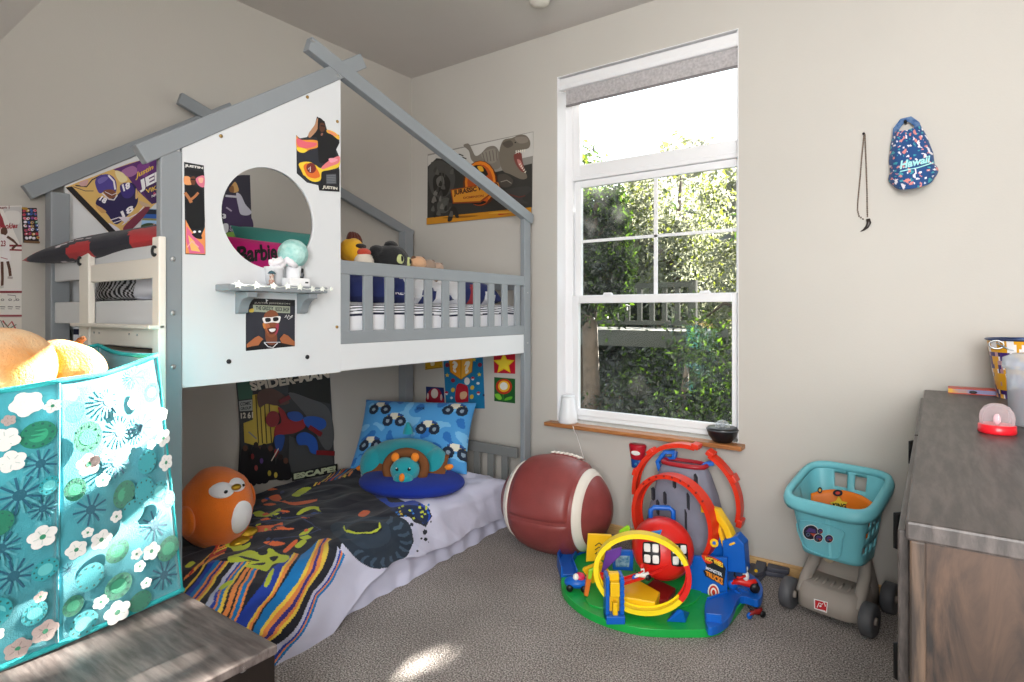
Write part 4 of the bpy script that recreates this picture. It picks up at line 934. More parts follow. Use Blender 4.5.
def dpoly(col, pts, crop, smooth=False, within=None):
    if smooth: pts = spline(pts, 4)
    if col not in pal: pal.append(col)
    q = [bed_ys(crop[0] + x / crop[2], crop[1] + y / crop[2]) for x, y in pts]
    m_ = inpoly(II, JJ, q)
    if within is not None: m_ &= within
    IDX[m_] = pal.index(col); return m_
CA, CB, CC, C1 = (180, 490, 4.2625), (320, 450, 5.68), (180, 460, 4.872), (0, 0, 1)
DK = '#1d1f2b'
base = dpoly(DK, [(150, 640), (150, 500), (184, 490), (236, 484), (300, 476), (356, 458), (362, 490), (385, 497), (402, 503), (420, 506), (431, 516), (424, 527), (411, 523), (404, 519), (411, 535), (410, 550), (402, 562), (390, 568), (372, 567), (358, 561), (346, 548), (341, 546), (325, 575), (306, 600), (294, 622), (284, 652), (270, 670), (150, 690)], C1)
# splashed stripes
def bandset(cols, cur, crop):
    for i, c in enumerate(cols): dpoly(c, cur[i] + cur[i + 1][::-1], crop)
OR, YE, BL, TE, PU, LI = '#ee8f4a', '#f2cf4c', '#1c3fa8', '#0f78bd', '#3c2f86', '#c4c6de'
EXT = lambda C: [[(p[0][0] * 1.7 - p[1][0] * .7, p[0][1] * 1.7 - p[1][1] * .7)] + p for p in C]
cur = [[(235, 540), (330, 430), (395, 345)], [(285, 560), (415, 385), (485, 280)], [(293, 566), (422, 388), (495, 282)], [(302, 574), (432, 394), (507, 287)], [(309, 580), (440, 398), (517, 291)], [(335, 600), (470, 430), (590, 225)], [(345, 606), (484, 432), (602, 222)], [(358, 614), (497, 436), (616, 219)], [(370, 620), (508, 438), (628, 217)], [(378, 625), (516, 440), (640, 219)], [(387, 630), (524, 444), (650, 222)], [(417, 645), (547, 452), (668, 250)], [(430, 660), (558, 456), (677, 260)], [(438, 668), (563, 460), (683, 266)], [(443, 672), (568, 463), (688, 272)], [(452, 680), (576, 468), (696, 282)]]
bandset([BL, YE, OR, DK, TE, YE, OR, PU, OR, YE, DK, LI, BL, OR, TE], EXT(cur), CA)
x = 20; cur = []; colz = []; cyc = [YE, DK, BL, TE, OR, PU, OR, YE, DK, LI, BL, OR, TE, YE, DK, OR, DK, OR, TE, OR]; wid = [7, 6, 14, 12, 7, 8, 7, 8, 20, 14, 8, 6, 10, 10, 8, 14, 6, 8, 12, 7]
for c, w_ in zip(cyc, wid):
    cur.append([(x + 0, 425 + x * .52), (x + 60, 360 + x * .25), (x + 105 + x * .1, 310 + x * .05)]); colz.append(c); x += w_ * 1.12
cur.append([(x, 425 + x * .52), (x + 60, 360 + x * .25), (x + 105 + x * .1, 310 + x * .05)])
bandset(colz, EXT(cur), CA)
for i in range(7):
    dpoly([OR, '#c0382c', YE, OR, DK, '#c0382c', OR][i], [(15 + i * 22, 400 - i * 18), (100 + i * 14, 330 - i * 18), (190 + i * 6, 285 - i * 14), (190 + i * 6, 276 - i * 14), (100 + i * 14, 320 - i * 18), (15 + i * 22, 388 - i * 18)], CA)
LM_ = '#c3cf3c'
for p in ([(205, 300), (250, 285), (300, 270), (350, 285), (380, 260), (420, 285), (465, 295), (450, 320), (400, 330), (370, 360), (330, 350), (280, 340), (300, 315), (250, 320), (215, 320)], [(190, 245), (240, 205), (270, 215), (265, 250), (300, 235), (290, 260), (235, 275), (215, 260)], [(350, 420), (375, 375), (400, 345), (395, 370), (370, 415)], [(165, 435), (200, 405), (230, 400), (210, 420), (180, 440)], [(310, 110), (340, 100), (380, 112), (425, 88), (428, 105), (390, 122), (330, 124)], [(495, 112), (520, 90), (570, 80), (620, 92), (600, 104), (570, 92), (530, 104), (510, 116)], [(20, 340), (45, 318), (65, 325), (40, 345)], [(505, 205), (540, 180), (570, 170), (545, 200), (560, 215), (525, 225)], [(490, 250), (520, 225), (540, 232), (510, 260)]): dpoly(LM_, p, CA, True)
for p in ([(330, 285), (352, 262), (372, 280), (350, 292)], [(250, 300), (262, 296), (330, 312), (320, 318)], [(380, 300), (420, 296), (400, 318)], [(300, 332), (360, 322), (350, 334)]): dpoly(DK, p, CA, True)
for p in ([(300, 185), (330, 165), (400, 160), (435, 150), (445, 170), (480, 172), (470, 180), (400, 182), (340, 192)], [(355, 235), (400, 228), (450, 240), (400, 252)], [(380, 40), (420, 28), (440, 50), (480, 62), (560, 52), (590, 48), (570, 62), (490, 76), (440, 62), (395, 55)], [(355, 72), (390, 66), (410, 72), (380, 78)], [(590, 30), (640, 18), (680, 32), (650, 46), (610, 42)], [(275, 205), (310, 200), (305, 218)], [(440, 270), (490, 225), (500, 235), (455, 278)]): dpoly('#ea6f3c', p, CA, True)
for p in ([(480, 30), (520, 0), (560, 0), (520, 30), (500, 38)], [(300, 10), (330, 20), (320, 28), (300, 20)]): dpoly(LM_, p, CA, True)
rn = random.Random(12)
for _ in range(46):
    x, y = rn.uniform(190, 560), rn.uniform(0, 230); L_, h_ = rn.uniform(14, 46), rn.uniform(3, 8); c_ = rn.choice(['#2b3350', '#2b3350', '#3a4568', LM_, '#ea6f3c', '#0c0d14', '#2450a8'])
    dpoly(c_, [(x, y), (x + L_ * .5, y - h_), (x + L_, y - h_ * .2), (x + L_ * .6, y + h_ * .5), (x + L_ * .2, y + h_)], CA, True, base)
for p in ([(300, 175), (330, 150), (440, 138), (560, 150), (600, 180)], [(330, 262), (400, 215), (520, 205), (600, 175)], [(310, 128), (420, 126), (520, 118), (640, 106)]):
    dpoly('#39415e', p + [(x, y + 5) for x, y in p[::-1]], CA, False, base)
# rear stripes by the wall
for i in range(9):
    x0 = 20 + i * 24; dpoly([YE, OR, BL, YE, '#d0523a', TE, OR, YE, OR][i], [(x0 - 60, 215 - i * 7), (x0 + 30, 108 - i * 7), (x0 + 38, 108 - i * 7), (x0 - 48, 215 - i * 7)], CB)
# blue splash by the cushion, tyre, rims
dpoly(DK, [(0, 200), (200, 190), (260, 262), (380, 270), (400, 330), (460, 400), (300, 420), (100, 420), (0, 360)], CB, True)
dpoly('#1c49b4', [(290, 260), (370, 280), (400, 310), (470, 310), (540, 300), (600, 340), (620, 380), (580, 420), (540, 390), (480, 350), (410, 340), (360, 310)], CB, True)
dpoly('#16284f', [(400, 350), (470, 330), (560, 330), (610, 360), (590, 420), (550, 400), (500, 370), (440, 370)], CB, True)
rn = random.Random(9)
for i in range(26): x, y = rn.uniform(420, 610), rn.uniform(320, 400); dpoly(rn.choice([LM_, '#2f78c8', '#e0c040', '#1a1d30']), [(x, y), (x + 12, y - 4), (x + 14, y + 7), (x + 2, y + 8)], CB)
dpoly('#23303f', [(60, 450), (140, 410), (230, 390), (340, 395), (440, 395), (500, 430), (520, 510), (490, 590), (420, 650), (320, 675), (230, 640), (160, 585), (110, 530)], CB, True)
for k in range(11):
    a = math.radians(-70 + k * 21); cx_, cy_ = 330, 520
    r0, r1 = (.62, .97); pts = [(cx_ + 185 * r0 * math.cos(a), cy_ + 150 * r0 * math.sin(a)), (cx_ + 185 * .85 * math.cos(a + .1), cy_ + 150 * .85 * math.sin(a + .1)), (cx_ + 185 * r1 * math.cos(a + .05), cy_ + 150 * r1 * math.sin(a + .05)), (cx_ + 185 * r1 * math.cos(a + .16), cy_ + 150 * r1 * math.sin(a + .16)), (cx_ + 185 * .8 * math.cos(a + .24), cy_ + 150 * .8 * math.sin(a + .24)), (cx_ + 185 * r0 * math.cos(a + .12), cy_ + 150 * r0 * math.sin(a + .12))]
    dpoly('#3f5266', pts, CB)
dpoly('#2d3b4b', [(120, 470), (200, 415), (330, 410), (390, 450), (380, 520), (300, 560), (200, 550)], CB, True); dpoly('#1a2029', [(150, 470), (210, 425), (310, 420), (350, 455), (300, 490), (200, 490)], CB, True)
dpoly(LM_, [(140, 440), (150, 470), (200, 482), (280, 480), (330, 455), (338, 425), (345, 450), (320, 475), (280, 490), (190, 490), (150, 482), (134, 455)], CB)
dpoly('#ea6f3c', [(215, 385), (245, 358), (285, 362), (275, 380), (245, 395)], CB, True); dpoly(LI, [(450, 395), (500, 390), (530, 430), (560, 520), (520, 590), (490, 600), (520, 510), (500, 430)], CB)
for x, y, r_ in ((510, 428, 9), (585, 468, 14), (588, 505, 11), (565, 500, 6), (546, 568, 6), (622, 402, 5), (470, 625, 6), (605, 522, 4), (560, 410, 6)): dpoly('#191c2a', [(x + r_ * math.cos(t), y + r_ * math.sin(t)) for t in [k * PI / 5 for k in range(10)]], CB)
cv = thing('monster_truck_comforter', 'lilac comforter printed with big tyre and coloured stripes on the lower bunk', 'comforter', (.55, -1.1, .26))
g = MB(); vs = GP.reshape(-1, 3); fs = []; cs = []; W_ = NS + 1
for i in range(NY):
    for j in range(NS): a = i * W_ + j; fs.append((a, a + 1, a + W_ + 1, a + W_)); cs.append(pal[IDX[i, j]])
g.add(vs, [f[::-1] for f in fs], cs, True); o = g.build('cover', mat('crumpled_cotton', rough=.85, vcol=True, bump=.55, bscale=11, sheen=.1), cv)
so = o.modifiers.new('Thick', 'SOLIDIFY'); so.thickness = .012; so.offset = -1
# truck print pillow propped against the headboard
def truckcol(u, v, s):
    if s < 0: return '#5aa6dd'
    for k, (cx, cy, fl) in enumerate(((.16, .33, 1), (.34, .68, -1), (.66, .58, 1), (.92, .28, 1), (.18, .86, -1), (.86, .88, -1), (.68, .2, -1))):
        dx, dy = (u - cx) * 1.6, (v - cy)
        for wx in (-.10, .09):
            d = math.hypot(dx - wx, dy + .05)
            if d < .028: return '#8fa3b5'
            if d < .078: return '#1d2a40'
        if abs(dx) < .12 and -.02 < dy < .075 - .4 * max(0, abs(dx) - .05):
            return '#e6e2d0' if abs(dx + .02) < .06 else ('#c8b54a' if dy < .03 else '#2b4f92')
    n = noise.noise(Vector((u * 9, v * 6.5, 3.3)))
    if n > .28: return '#2a74c4'
    if n < -.34: return '#7cc0ee'
    return '#4f9fdf'
M = frame((.46, -.435, .478), (.626, .295, 0), (.4, -.75, .52))
r = thing('bed_pillow', 'blue pillow with monster truck print propped against the headboard', 'pillow', (.46, -.43, .3)); pillow(.70, .43, .16, 130, 90, truckcol, .05, M, 3, .006).build('cushion', CLOTHC, r)
A_ = MB(); vs, fs = text_mesh('JOOR', .03); A_.add([M @ Vector((.04 + (u - .5) * .05, .135 + (v - .5) * .02, pz(.04, .135, .70, .43, .16) + .006)) for u, v in vs], fs, '#16284a'); A_.build('lettering', PRINT, r)
# round royal blue cushion + teal horned plush pillow
cc_ = at(412, 484, 'z', .30); r = thing('round_cushion', 'round royal blue plush cushion lying in front of the truck pillow', 'cushion', (cc_.x, cc_.y, .27))
M_royal = mat('royal_plush', '#0f2f96', .95, bump=.4, bscale=300, sheen=.05)
g = MB(); pr = [(0, .0)] + [(.275 * math.sin(a) ** .55, .05 - .05 * math.cos(a)) for a in [PI * k / 14 for k in range(1, 14)]] + [(0, .1)]
g.lathe(pr, 40, Matrix.Translation((cc_.x, cc_.y, .265)) @ Matrix.Rotation(math.radians(-4), 4, 'X')); g.build('cushion', M_royal, r, fix=True)
def at_z(px, py, z): return at(px, py, 'z', z)
ph = thing('pillow_plush', 'teal horned dinosaur plush pillow resting on the round blue cushion', 'plush toy', (cc_.x, cc_.y, .37))
M_teal = mat('teal_plush', '#1a9aa6', .95, bump=.5, bscale=260, sheen=.3); M_or = mat('orange_plush', '#f08a2c', .9, bump=.3, bscale=260); M_br = mat('brown_plush', '#7a4a28', .95, bump=.5, bscale=200)
bc = at(405, 458, 'y', cc_.y + .06); Xd = Vector((.86, .5, 0))
M = frame(bc, Xd, (.35, -.6, .72)); g = MB().ell((0, .0, 0), (.215, .115, .085), 32, None, None, 0, .05)
for sx in (-1, 1): g.ell((sx * .165, -.035, .0), (.075, .10, .07), 24, None, None, 0, .05, 2)
g.xf(M).build('body', M_teal, ph)
M2 = frame(at(405, 470, 'y', cc_.y - .0), Xd, (.35, -.6, .72)); pillow(.45, .2, .05, 24, 14, None, .03, M2, 8, 0).build('belly', M_br, ph)
hc = at(405, 470, 'y', cc_.y - .1); V = (CAM - hc).normalized(); Hm = frame(hc, RX, V)
MB().ell((0, 0, 0), (.074, .064, .06), 28, None, None, 0, .03).xf(Hm).build('head', M_teal, ph)
MB().ell((0, -.045, .04), (.05, .036, .04), 22).xf(Hm).build('muzzle', M_teal, ph)
MB().ell((0, -.036, .082), (.014, .02, .014), 16).xf(Hm).build('nose_horn', M_or, ph)
for sg in (-1, 1):
    MB().ell((sg * .05, .062, .012), (.021, .024, .016), 16).xf(Hm).build('ear', M_or, ph)
    MB().ell((sg * .03, .003, .056), (.009, .008, .005), 12).xf(Hm).build('eye', mat('eye_black', '#15171b', .2), ph)
    MB().ell((sg * .033, .009, .059), (.004, .003, .003), 8).xf(Hm).build('eye_glint', mat('eye_white', '#eef1f2', .3), ph)
fr_ = [Hm @ Vector((.098 * math.cos(a), .01 + .078 * math.sin(a), -.02)) for a in [PI * (-.22 + 1.44 * k / 16) for k in range(17)]]
MB().tube(fr_, .024, 10).build('frill', M_br, ph)
for px, py in ((360, 468), (449, 467)): 
    q = at(px, py, 'y', cc_.y - .02 if px < 400 else cc_.y - .06); g = MB()
    MB().ell(q, (.022, .02, .014), 14, None, None, 0, .3).build('paw', M_or, ph)
tl = at(408, 428, 'y', cc_.y + .09); MB().lathe([(.028, -.03), (.022, .0), (.010, .028), (0, .034)], 14, Matrix.Translation(tl)).build('back_spike', M_teal, ph)
# orange penguin plush
pc = Vector((.575, -1.672, .405)); pg = thing('penguin_plush', 'round orange penguin plush with white belly at the foot of the bunk', 'plush toy', (pc.x, pc.y, .27))
M_po = mat('penguin_orange', '#f07818', .95, bump=.6, bscale=230, sheen=.35, var=.06, vscale=20); M_pw = mat('penguin_white', '#ecebef', .95, bump=.4, bscale=230)
V = (CAM - pc); V.z = 0; V = (V.normalized() + Vector((.25, .55, .05))).normalized(); Pm = frame(pc, V.cross(Vector((0, 0, 1))) * -1, V)
def pgy(x, y, k=1): return .135 * math.sqrt(max(0, 1 - (x / .142) ** 2 - (y / .165) ** 2)) * k
MB().ell((0, 0, 0), (.142, .165, .135), 40, None, None, 0, .04).xf(Pm).build('body', M_po, pg)
def patch(x0, y0, rx, ry, m, name, lift=.004, pn=pgy):
    g = MB(); n = 24; rings = 7; vs = [(x0, y0, pn(x0, y0) + lift + .004)]; fs = []
    for i in range(1, rings + 1):
        for k in range(n):
            a = 2 * PI * k / n; f = i / rings; x, y = x0 + rx * f * math.cos(a), y0 + ry * f * math.sin(a); vs.append((x, y, pn(x, y) + (lift + .004 * (1 - f * f) if i < rings else -.004)))
    for k in range(n): fs.append((0, 1 + k, 1 + (k + 1) % n))
    for i in range(rings - 1):
        for k in range(n): a = 1 + i * n; b = a + n; j = (k + 1) % n; fs.append((a + k, b + k, b + j, a + j))
    g.add(vs, fs, None, True); g.xf(Pm); return g.build(name, m, pg)
patch(.03, -.03, .058, .068, M_pw, 'belly_patch', .006); patch(-.038, .092, .046, .030, M_pw, 'face_patch', .006); patch(.026, .098, .04, .026, M_pw, 'face_patch', .007)
MB().ell((-.035, .087, pgy(-.035, .087) + .012), (.008, .007, .005), 14).xf(Pm).build('eye', mat('eye_black'), pg); MB().ell((.045, .092, pgy(.045, .092) + .012), (.006, .006, .005), 14).xf(Pm).build('eye', mat('eye_black'), pg)
M_gold = mat('gold_foil', '#b8922a', .3, metal=.7, bump=.3, bscale=120)
MB().ell((.006, .096, pgy(.0, .09) + .014), (.020, .013, .016), 14).xf(Pm).build('beak', M_gold, pg)
MB().ell((.085, -.118, .075), (.042, .024, .035), 16, None, None, 0, .2).xf(Pm).build('foot', M_gold, pg); MB().ell((.035, -.135, .10), (.045, .022, .032), 16, None, None, 0, .2, 3).xf(Pm).build('foot', M_gold, pg)
MB().ell((.142, .01, .0), (.02, .06, .045), 16).xf(Pm).build('wing', M_po, pg); MB().ell((-.142, -.01, .03), (.022, .06, .05), 16).xf(Pm).build('wing', M_po, pg)
# ================================================================ FOOTBALL SEAT
def on_plane(o, n):
    o, n = Vector(o), Vector(n)
    def f(px, py):
        d = ray(px, py); return CAM + d * ((o - CAM).dot(n) / d.dot(n))
    return f
FC = Vector((1.392, -.365, .232)); FA = Vector((.996, .09, 0)).normalized(); FB = Vector((-FA.y, FA.x, 0)) * -1   # FB points to the room
fb = thing('football_seat', 'big brown football shaped ottoman with white stripes between bunk and window', 'ottoman', (FC.x, FC.y, 0))
M_lea = mat('brown_leather', '#88403e', .38, var=.1, vscale=14, bump=.12, bscale=160); M_wst = mat('white_leather', '#e4ddd2', .5, bump=.06, bscale=120)
FR, FL = .232, .298
def fpt(a, ph, lift=0):
    r = FR * max(0, 1 - abs(a / FL) ** 2.5) ** .6 + lift
    p = FC + FA * a + (FB * math.cos(ph) + Vector((0, 0, 1)) * math.sin(ph)) * r
    p.z = max(p.z, .003 if lift <= .003 else .002); return p
def fpatch(name, m, a0, a1, p0, p1, lift, nu=24, nv=48, closed=False, edge=True):
    g = MB()
    def fn(u, v):
        e = 1
        if edge:
            du = min(u, 1 - u) * nu; dv = 9 if closed else min(v, 1 - v) * nv; e = min(1, min(du, dv) / 1.6)
        return fpt(a0 + (a1 - a0) * u, p0 + (p1 - p0) * v, lift * math.sin(e * PI / 2) - .002 * (1 - e))
    g.grid(fn, nu, nv, None); return g.build(name, m, fb, fix=True)
fpatch('body', M_lea, -FL * .9999, FL * .9999, 0, 2 * PI, 0, 60, 64, True, False)
for a in (-.192, .192): fpatch('stripe', M_wst, a - .021, a + .021, 0, 2 * PI, .006, 8, 64, True)
fpatch('seat_flap', M_lea, -.16, .16, math.radians(-4), math.radians(118), .011, 30, 40)
fpatch('front_panel', M_lea, -.16, .16, math.radians(-75), math.radians(-7), .006, 30, 30)
fpatch('lace_panel', M_lea, -.06, .12, math.radians(96), math.radians(112), .016, 14, 10)
g = MB()
for i in range(7):
    a = -.045 + i * .025; g.tube([fpt(a, math.radians(99), .019), fpt(a + .006, math.radians(104), .022), fpt(a + .012, math.radians(110), .019)], .006, 8)
g.tube([fpt(-.05 + .16 * k / 12, math.radians(104), .02) for k in range(13)], .005, 8); g.build('laces', M_wst, fb)
# ================================================================ LOOP TRACK PLAYSETS
RED, BLU, YEL, GRN = mat('toy_red', '#d8231c', .35), mat('toy_blue', '#1060c0', .35), mat('toy_yellow', '#f4c21c', .35), mat('toy_green', '#18a446', .4, bump=.15, bscale=26)
ORR = mat('toy_orange_red', '#e0341a', .38); GRY = mat('toy_grey', '#7f8090', .55, var=.12, vscale=9, bump=.25, bscale=26); PUR = mat('toy_purple', '#6b3fa0', .4); LIM = mat('toy_lime', '#9bd62a', .4)
BLK = mat('toy_black', '#15161a', .4); WHT = mat('toy_white', '#f0efeb', .4); DRD = mat('toy_dark_red', '#8d1d1a', .45); GDK = mat('toy_dark_grey', '#4a4c58', .55)
def ring(name, m, par, c, axis, r, w, t, a0=0, a1=360, n=48, lip=.006, rz=None):
    """track band: channel section swept round a circle; axis = band's width direction"""
    axis = Vector(axis).normalized(); e1 = Vector((0, 0, 1)).cross(axis).normalized(); e2 = axis.cross(e1); c = Vector(c); rz = rz or r
    prof = [(0, -w / 2), (t + lip, -w / 2), (t + lip, -w / 2 + .006), (t, -w / 2 + .006), (t, w / 2 - .006), (t + lip, w / 2 - .006), (t + lip, w / 2), (0, w / 2)]
    prof = [(-a, b) for a, b in prof]
    closed = abs(a1 - a0) >= 360; fr = []
    for k in range(n if closed else n + 1):
        a = math.radians(a0 + (a1 - a0) * k / n); d = e1 * math.cos(a) + e2 * math.sin(a)
        fr.append((c + e1 * math.cos(a) * r + e2 * math.sin(a) * rz, d, axis))
    return MB().sweep(prof, fr, None, closed).build(name, m, par, fix=True)
def zpts(lst, z): return [at(x, y, 'z', z) for x, y in lst]
ps = thing('track_playset', 'green based toy race track set with yellow loop and round red dome', 'toy playset', (2.0, -.55, 0), 'toy race sets under the window')
out = spline([(561, 590), (572, 608), (598, 624), (640, 636), (690, 638), (716, 636), (728, 627), (745, 605), (752, 585), (728, 562), (690, 560), (640, 556), (600, 556), (570, 566)], 4)
gb_ = MB().prism(zpts(out, .0), (0, 0, .03)).build('base', GRN, ps, bevel=.008, fix=True)
ro = spline([(590, 606), (640, 612), (690, 606), (700, 585), (660, 565), (610, 570), (588, 585)], 4)
MB().prism(zpts(ro, .03), (0, 0, .006)).build('raised_ground', GRN, gb_, bevel=.003, fix=True)
# right blue road
rd = spline([(708, 633), (728, 625), (740, 603), (758, 606), (763, 596), (758, 585), (742, 575), (726, 572), (722, 582), (730, 590), (724, 600), (706, 606)], 4)
rb = MB().prism(zpts([(x, y - 6) for x, y in rd], .055), (0, 0, -.03)).build('blue_road', BLU, ps, bevel=.004, fix=True)
for x, y, x2, y2, hh in ((706, 628, 722, 630, .055), (708, 606, 728, 599, .032)):
    a, b = at(x, y, 'z', .03), at(x2, y2, 'z', .03); n_ = Vector((0, 0, 1)).cross(b - a).normalized() * .008
    MB().prism([a, b, b + n_, a + n_], (0, 0, hh)).build('road_wall', BLU, rb, bevel=.003, fix=True)
for i in range(7):
    p = at(735 + i * 3.2, 590 + (i % 2) * 3 - i * .6, 'z', .056); MB().box((p.x - .012, p.y - .003, .054), (p.x + .012, p.y + .003, .0585)).build('road_ridge', BLU, rb)
# left blue curve with wall
q = zpts([(561, 584), (557, 569), (564, 557), (582, 549), (606, 547)], .0); pr = [(0, 0), (.075, 0), (.075, .05), (.067, .05), (.067, .03), (.008, .03), (.008, .065), (0, .065)]
fr = []
for i, p in enumerate(q):
    t = (q[min(i + 1, 4)] - q[max(i - 1, 0)]).normalized(); n_ = t.cross(Vector((0, 0, 1))); fr.append((p + Vector((0, 0, .012)), n_, Vector((0, 0, 1))))
MB().sweep(pr, fr).build('blue_curve', BLU, ps, fix=True, bevel=.003)
# yellow ramp gate at the left
p = at(603, 566, 'z', .03); w_ = deep(0, 0, 1)
def board(name, m, par, quad, w0, w1=None, th=.014, bev=.003):
    """moulded plate: four traced corners at given depths, real thickness"""
    w1 = w1 if w1 is not None else w0; pts = [deep(x, y, (w0 if i in (0, 3) else w1)) for i, (x, y) in enumerate(quad)]
    nn = (pts[1] - pts[0]).cross(pts[3] - pts[0]).normalized()
    if nn.dot(CAM - pts[0]) > 0: nn = -nn
    return MB().prism(pts, nn * th).build(name, m, par, bevel=bev, fix=True)
gt = board('ramp_gate', YEL, ps, [(588, 534), (612, 535), (611, 560), (586, 562)], 2.62)
for k in range(3):
    q = [deep(595, 546 + k * 4 , 2.615), deep(599, 543 + k * 4, 2.615), deep(603, 546 + k * 4, 2.615)]; MB().tube(q, .0022, 6).build('arrow', BLK, gt)
board('yellow_ramp', YEL, ps, [(582, 570), (600, 563), (610, 575), (592, 584)], 2.52, 2.48, .02)
# picture box, purple panel
bx = board('scene_panel', BLU, ps, [(612, 550), (634, 551), (633, 571), (613, 570)], 2.58, None, .02)
board('scene_print', mat('scene_teal', '#2a6f9a', .4, col2='#8fb0c0', vscale=60), bx, [(615, 556), (630, 556), (629, 567), (616, 567)], 2.575, None, .003, 0)
board('purple_panel', PUR, ps, [(606, 552), (622, 547), (621, 555), (601, 575)], 2.46, None, .01)
# round red dome
dc = Vector((2.02, -.53, .205)); V = (CAM - dc).normalized(); V = (V + Vector((.12, 0, -.1))).normalized(); Dm = frame(dc, V.cross(Vector((0, 0, 1))) * -1, V)
g = MB(); pr = [(0, .10), (.03, .099), (.06, .094), (.09, .08), (.11, .06), (.123, .03), (.126, 0), (.126, -.05), (.118, -.06), (0, -.06)]
hd = g.lathe(pr, 44).xf(Dm).build('red_dome', RED, ps)
def dome_z(x, y):
    r = math.hypot(x, y); P_ = [(0, .10), (.03, .099), (.06, .094), (.09, .08), (.11, .06), (.123, .03)]
    for (r0, z0), (r1, z1) in zip(P_, P_[1:]):
        if r <= r1: return z0 + (z1 - z0) * (r - r0) / (r1 - r0)
    return .03
def dome_window(x0, hw, y0, hh, lift, name, m, par):
    g = MB()
    def fn(u, v):
        a, b = u * 2 - 1, v * 2 - 1; x, y = x0 + hw * a * (1 - .12 * b * b), y0 + hh * b * (1 - .12 * a * a)
        return Dm @ Vector((x, y, dome_z(x, y) + (lift if 0 < u < 1 and 0 < v < 1 else -.003)))
    return g.grid(fn, 10, 10).build(name, m, par)
for sx in (-1, 1):
    dome_window(sx * .056, .040, -.012, .05, .003, 'window_rim', BLK, hd)
    for k in (-1, 1):
        for l in (-1, 1): dome_window(sx * .056 + k * .0165, .0145, -.012 + l * .0215, .019, .006, 'window_square', WHT, hd)
hp = [Dm @ Vector(v) for v in ((-.045, .118, -.02), (-.045, .15, -.02), (-.03, .162, -.02), (.035, .162, -.02), (.05, .15, -.02), (.05, .115, -.02))]
MB().tube(hp, .011, 8).build('carry_handle', BLU, hd)
q = [deep(652, 532, 2.3), deep(661, 530, 2.3), deep(659, 536.5, 2.3), deep(656, 535, 2.3)]; 
board('blue_flag', mat('toy_light_blue', '#3f86d8', .4), hd, [(651, 532), (662, 530), (659.5, 537), (656, 535)], 2.37, None, .004, 0)
# yellow loop with red quarter and the red flight track through it
lc = Vector((2.037, -.79, .2)); la = (CAM - lc); la.z = 0; la = (la.normalized() + Vector((0, 0, .05)))
ring('yellow_loop', mat('loop_yellow', '#fbdb20', .35), ps, lc, la, .183, .05, .012, 20 - 0, 325, 60, rz=.152)
ring('red_loop_piece', RED, ps, lc, la, .183, .052, .013, -35, 20, 12, rz=.152)
fl_ = [deep(600, 577, 2.36), deep(622, 583, 2.37), deep(642, 577, 2.39), deep(660, 569, 2.41), deep(680, 556, 2.43)]
fr = [(p, Vector((.55, -.83, 0)) , Vector((0, 0, 1))) for p in fl_]; MB().sweep([(-.024, 0), (.024, 0), (.024, .012), (.018, .012), (.018, .005), (-.018, .005), (-.018, .012), (-.024, .012)], fr).build('flight_track', RED, ps, fix=True)
tp = [(608, 575), (632, 576), (660, 592), (655, 602), (625, 597), (606, 592)]
MB().prism(zpts(tp, .085), (0, 0, -.05)).build('yellow_deck', YEL, ps, bevel=.004, fix=True)
tp = [(655, 578), (676, 588), (668, 600), (655, 600), (640, 590)]
MB().prism(zpts(tp, .06), (0, 0, -.025)).build('red_deck', DRD, ps, bevel=.004, fix=True)
p = deep(626, 531, 2.36); board('lime_flag', LIM, ps, [(619, 531), (628, 525), (630, 533), (620, 534)], 2.40, None, .005, 0); MB().cyl(deep(629, 526, 2.4), deep(630, 538, 2.4), .003).build('flag_pole', LIM, ps)
# launch tower at the front
lt = Vector(at(615, 622, 'z', .03)); tw = MB()
Lm = frame(lt, RX, Vector((0, 0, 1)))   # local x right, y toward room (into the picture is -y?)
def lb(name, m, lo, hi, par, bev=.003): return MB().box(lo, hi).xf(Lm).build(name, m, par, bevel=bev, fix=True)
sgn = 1 if (Lm.to_3x3() @ Vector((0, 1, 0))).dot(FW) > 0 else -1
lw = lb('launch_tower', BLU, (-.035, min(0, sgn * .06), 0), (-.02, max(0, sgn * .06), .17), ps); lb('tower_side', BLU, (.02, min(0, sgn * .06), 0), (.035, max(0, sgn * .06), .17), lw); lb('tower_foot', BLU, (-.035, min(-sgn * .02, sgn * .06), 0), (.035, max(-sgn * .02, sgn * .06), .03), lw)
lb('lift_panel', YEL, (-.02, min(sgn * .02, sgn * .045), .03), (.02, max(sgn * .02, sgn * .045), .175), lw); lb('lift_step', YEL, (-.018, min(-sgn * .005, sgn * .03), .095), (.018, max(-sgn * .005, sgn * .03), .15), lw); lb('lift_chute', YEL, (-.009, min(-sgn * .01, sgn * .03), .012), (.009, max(-sgn * .01, sgn * .03), .075), lw)
for i in range(5): lb('tower_tooth', BLU, (.018, min(-sgn * .006, 0), .05 + i * .024), (.035, max(-sgn * .006, 0), .062 + i * .024), lw, .001)
# flippers and wedge
board('orange_flipper', mat('toy_orange', '#e0742a', .4), ps, [(587, 576), (592, 577), (588, 597), (584, 596)], 2.42, None, .02); board('lime_flipper', LIM, ps, [(589, 570), (594, 568), (591, 580), (588, 579)], 2.415, None, .012)
a, b, c, d = at(666, 622, 'z', .03), at(686, 623, 'z', .03), at(690, 612, 'z', .03), at(672, 612, 'z', .03); tpp = at(683, 611, 'z', .085)
MB().add([a, b, c, d, tpp, tpp + Vector((-.02, .012, 0))], [(3, 2, 1, 0), (0, 1, 4, 5), (1, 2, 4), (2, 3, 5, 4), (3, 0, 5)]).build('blue_wedge', BLU, ps, bevel=.004, fix=True)
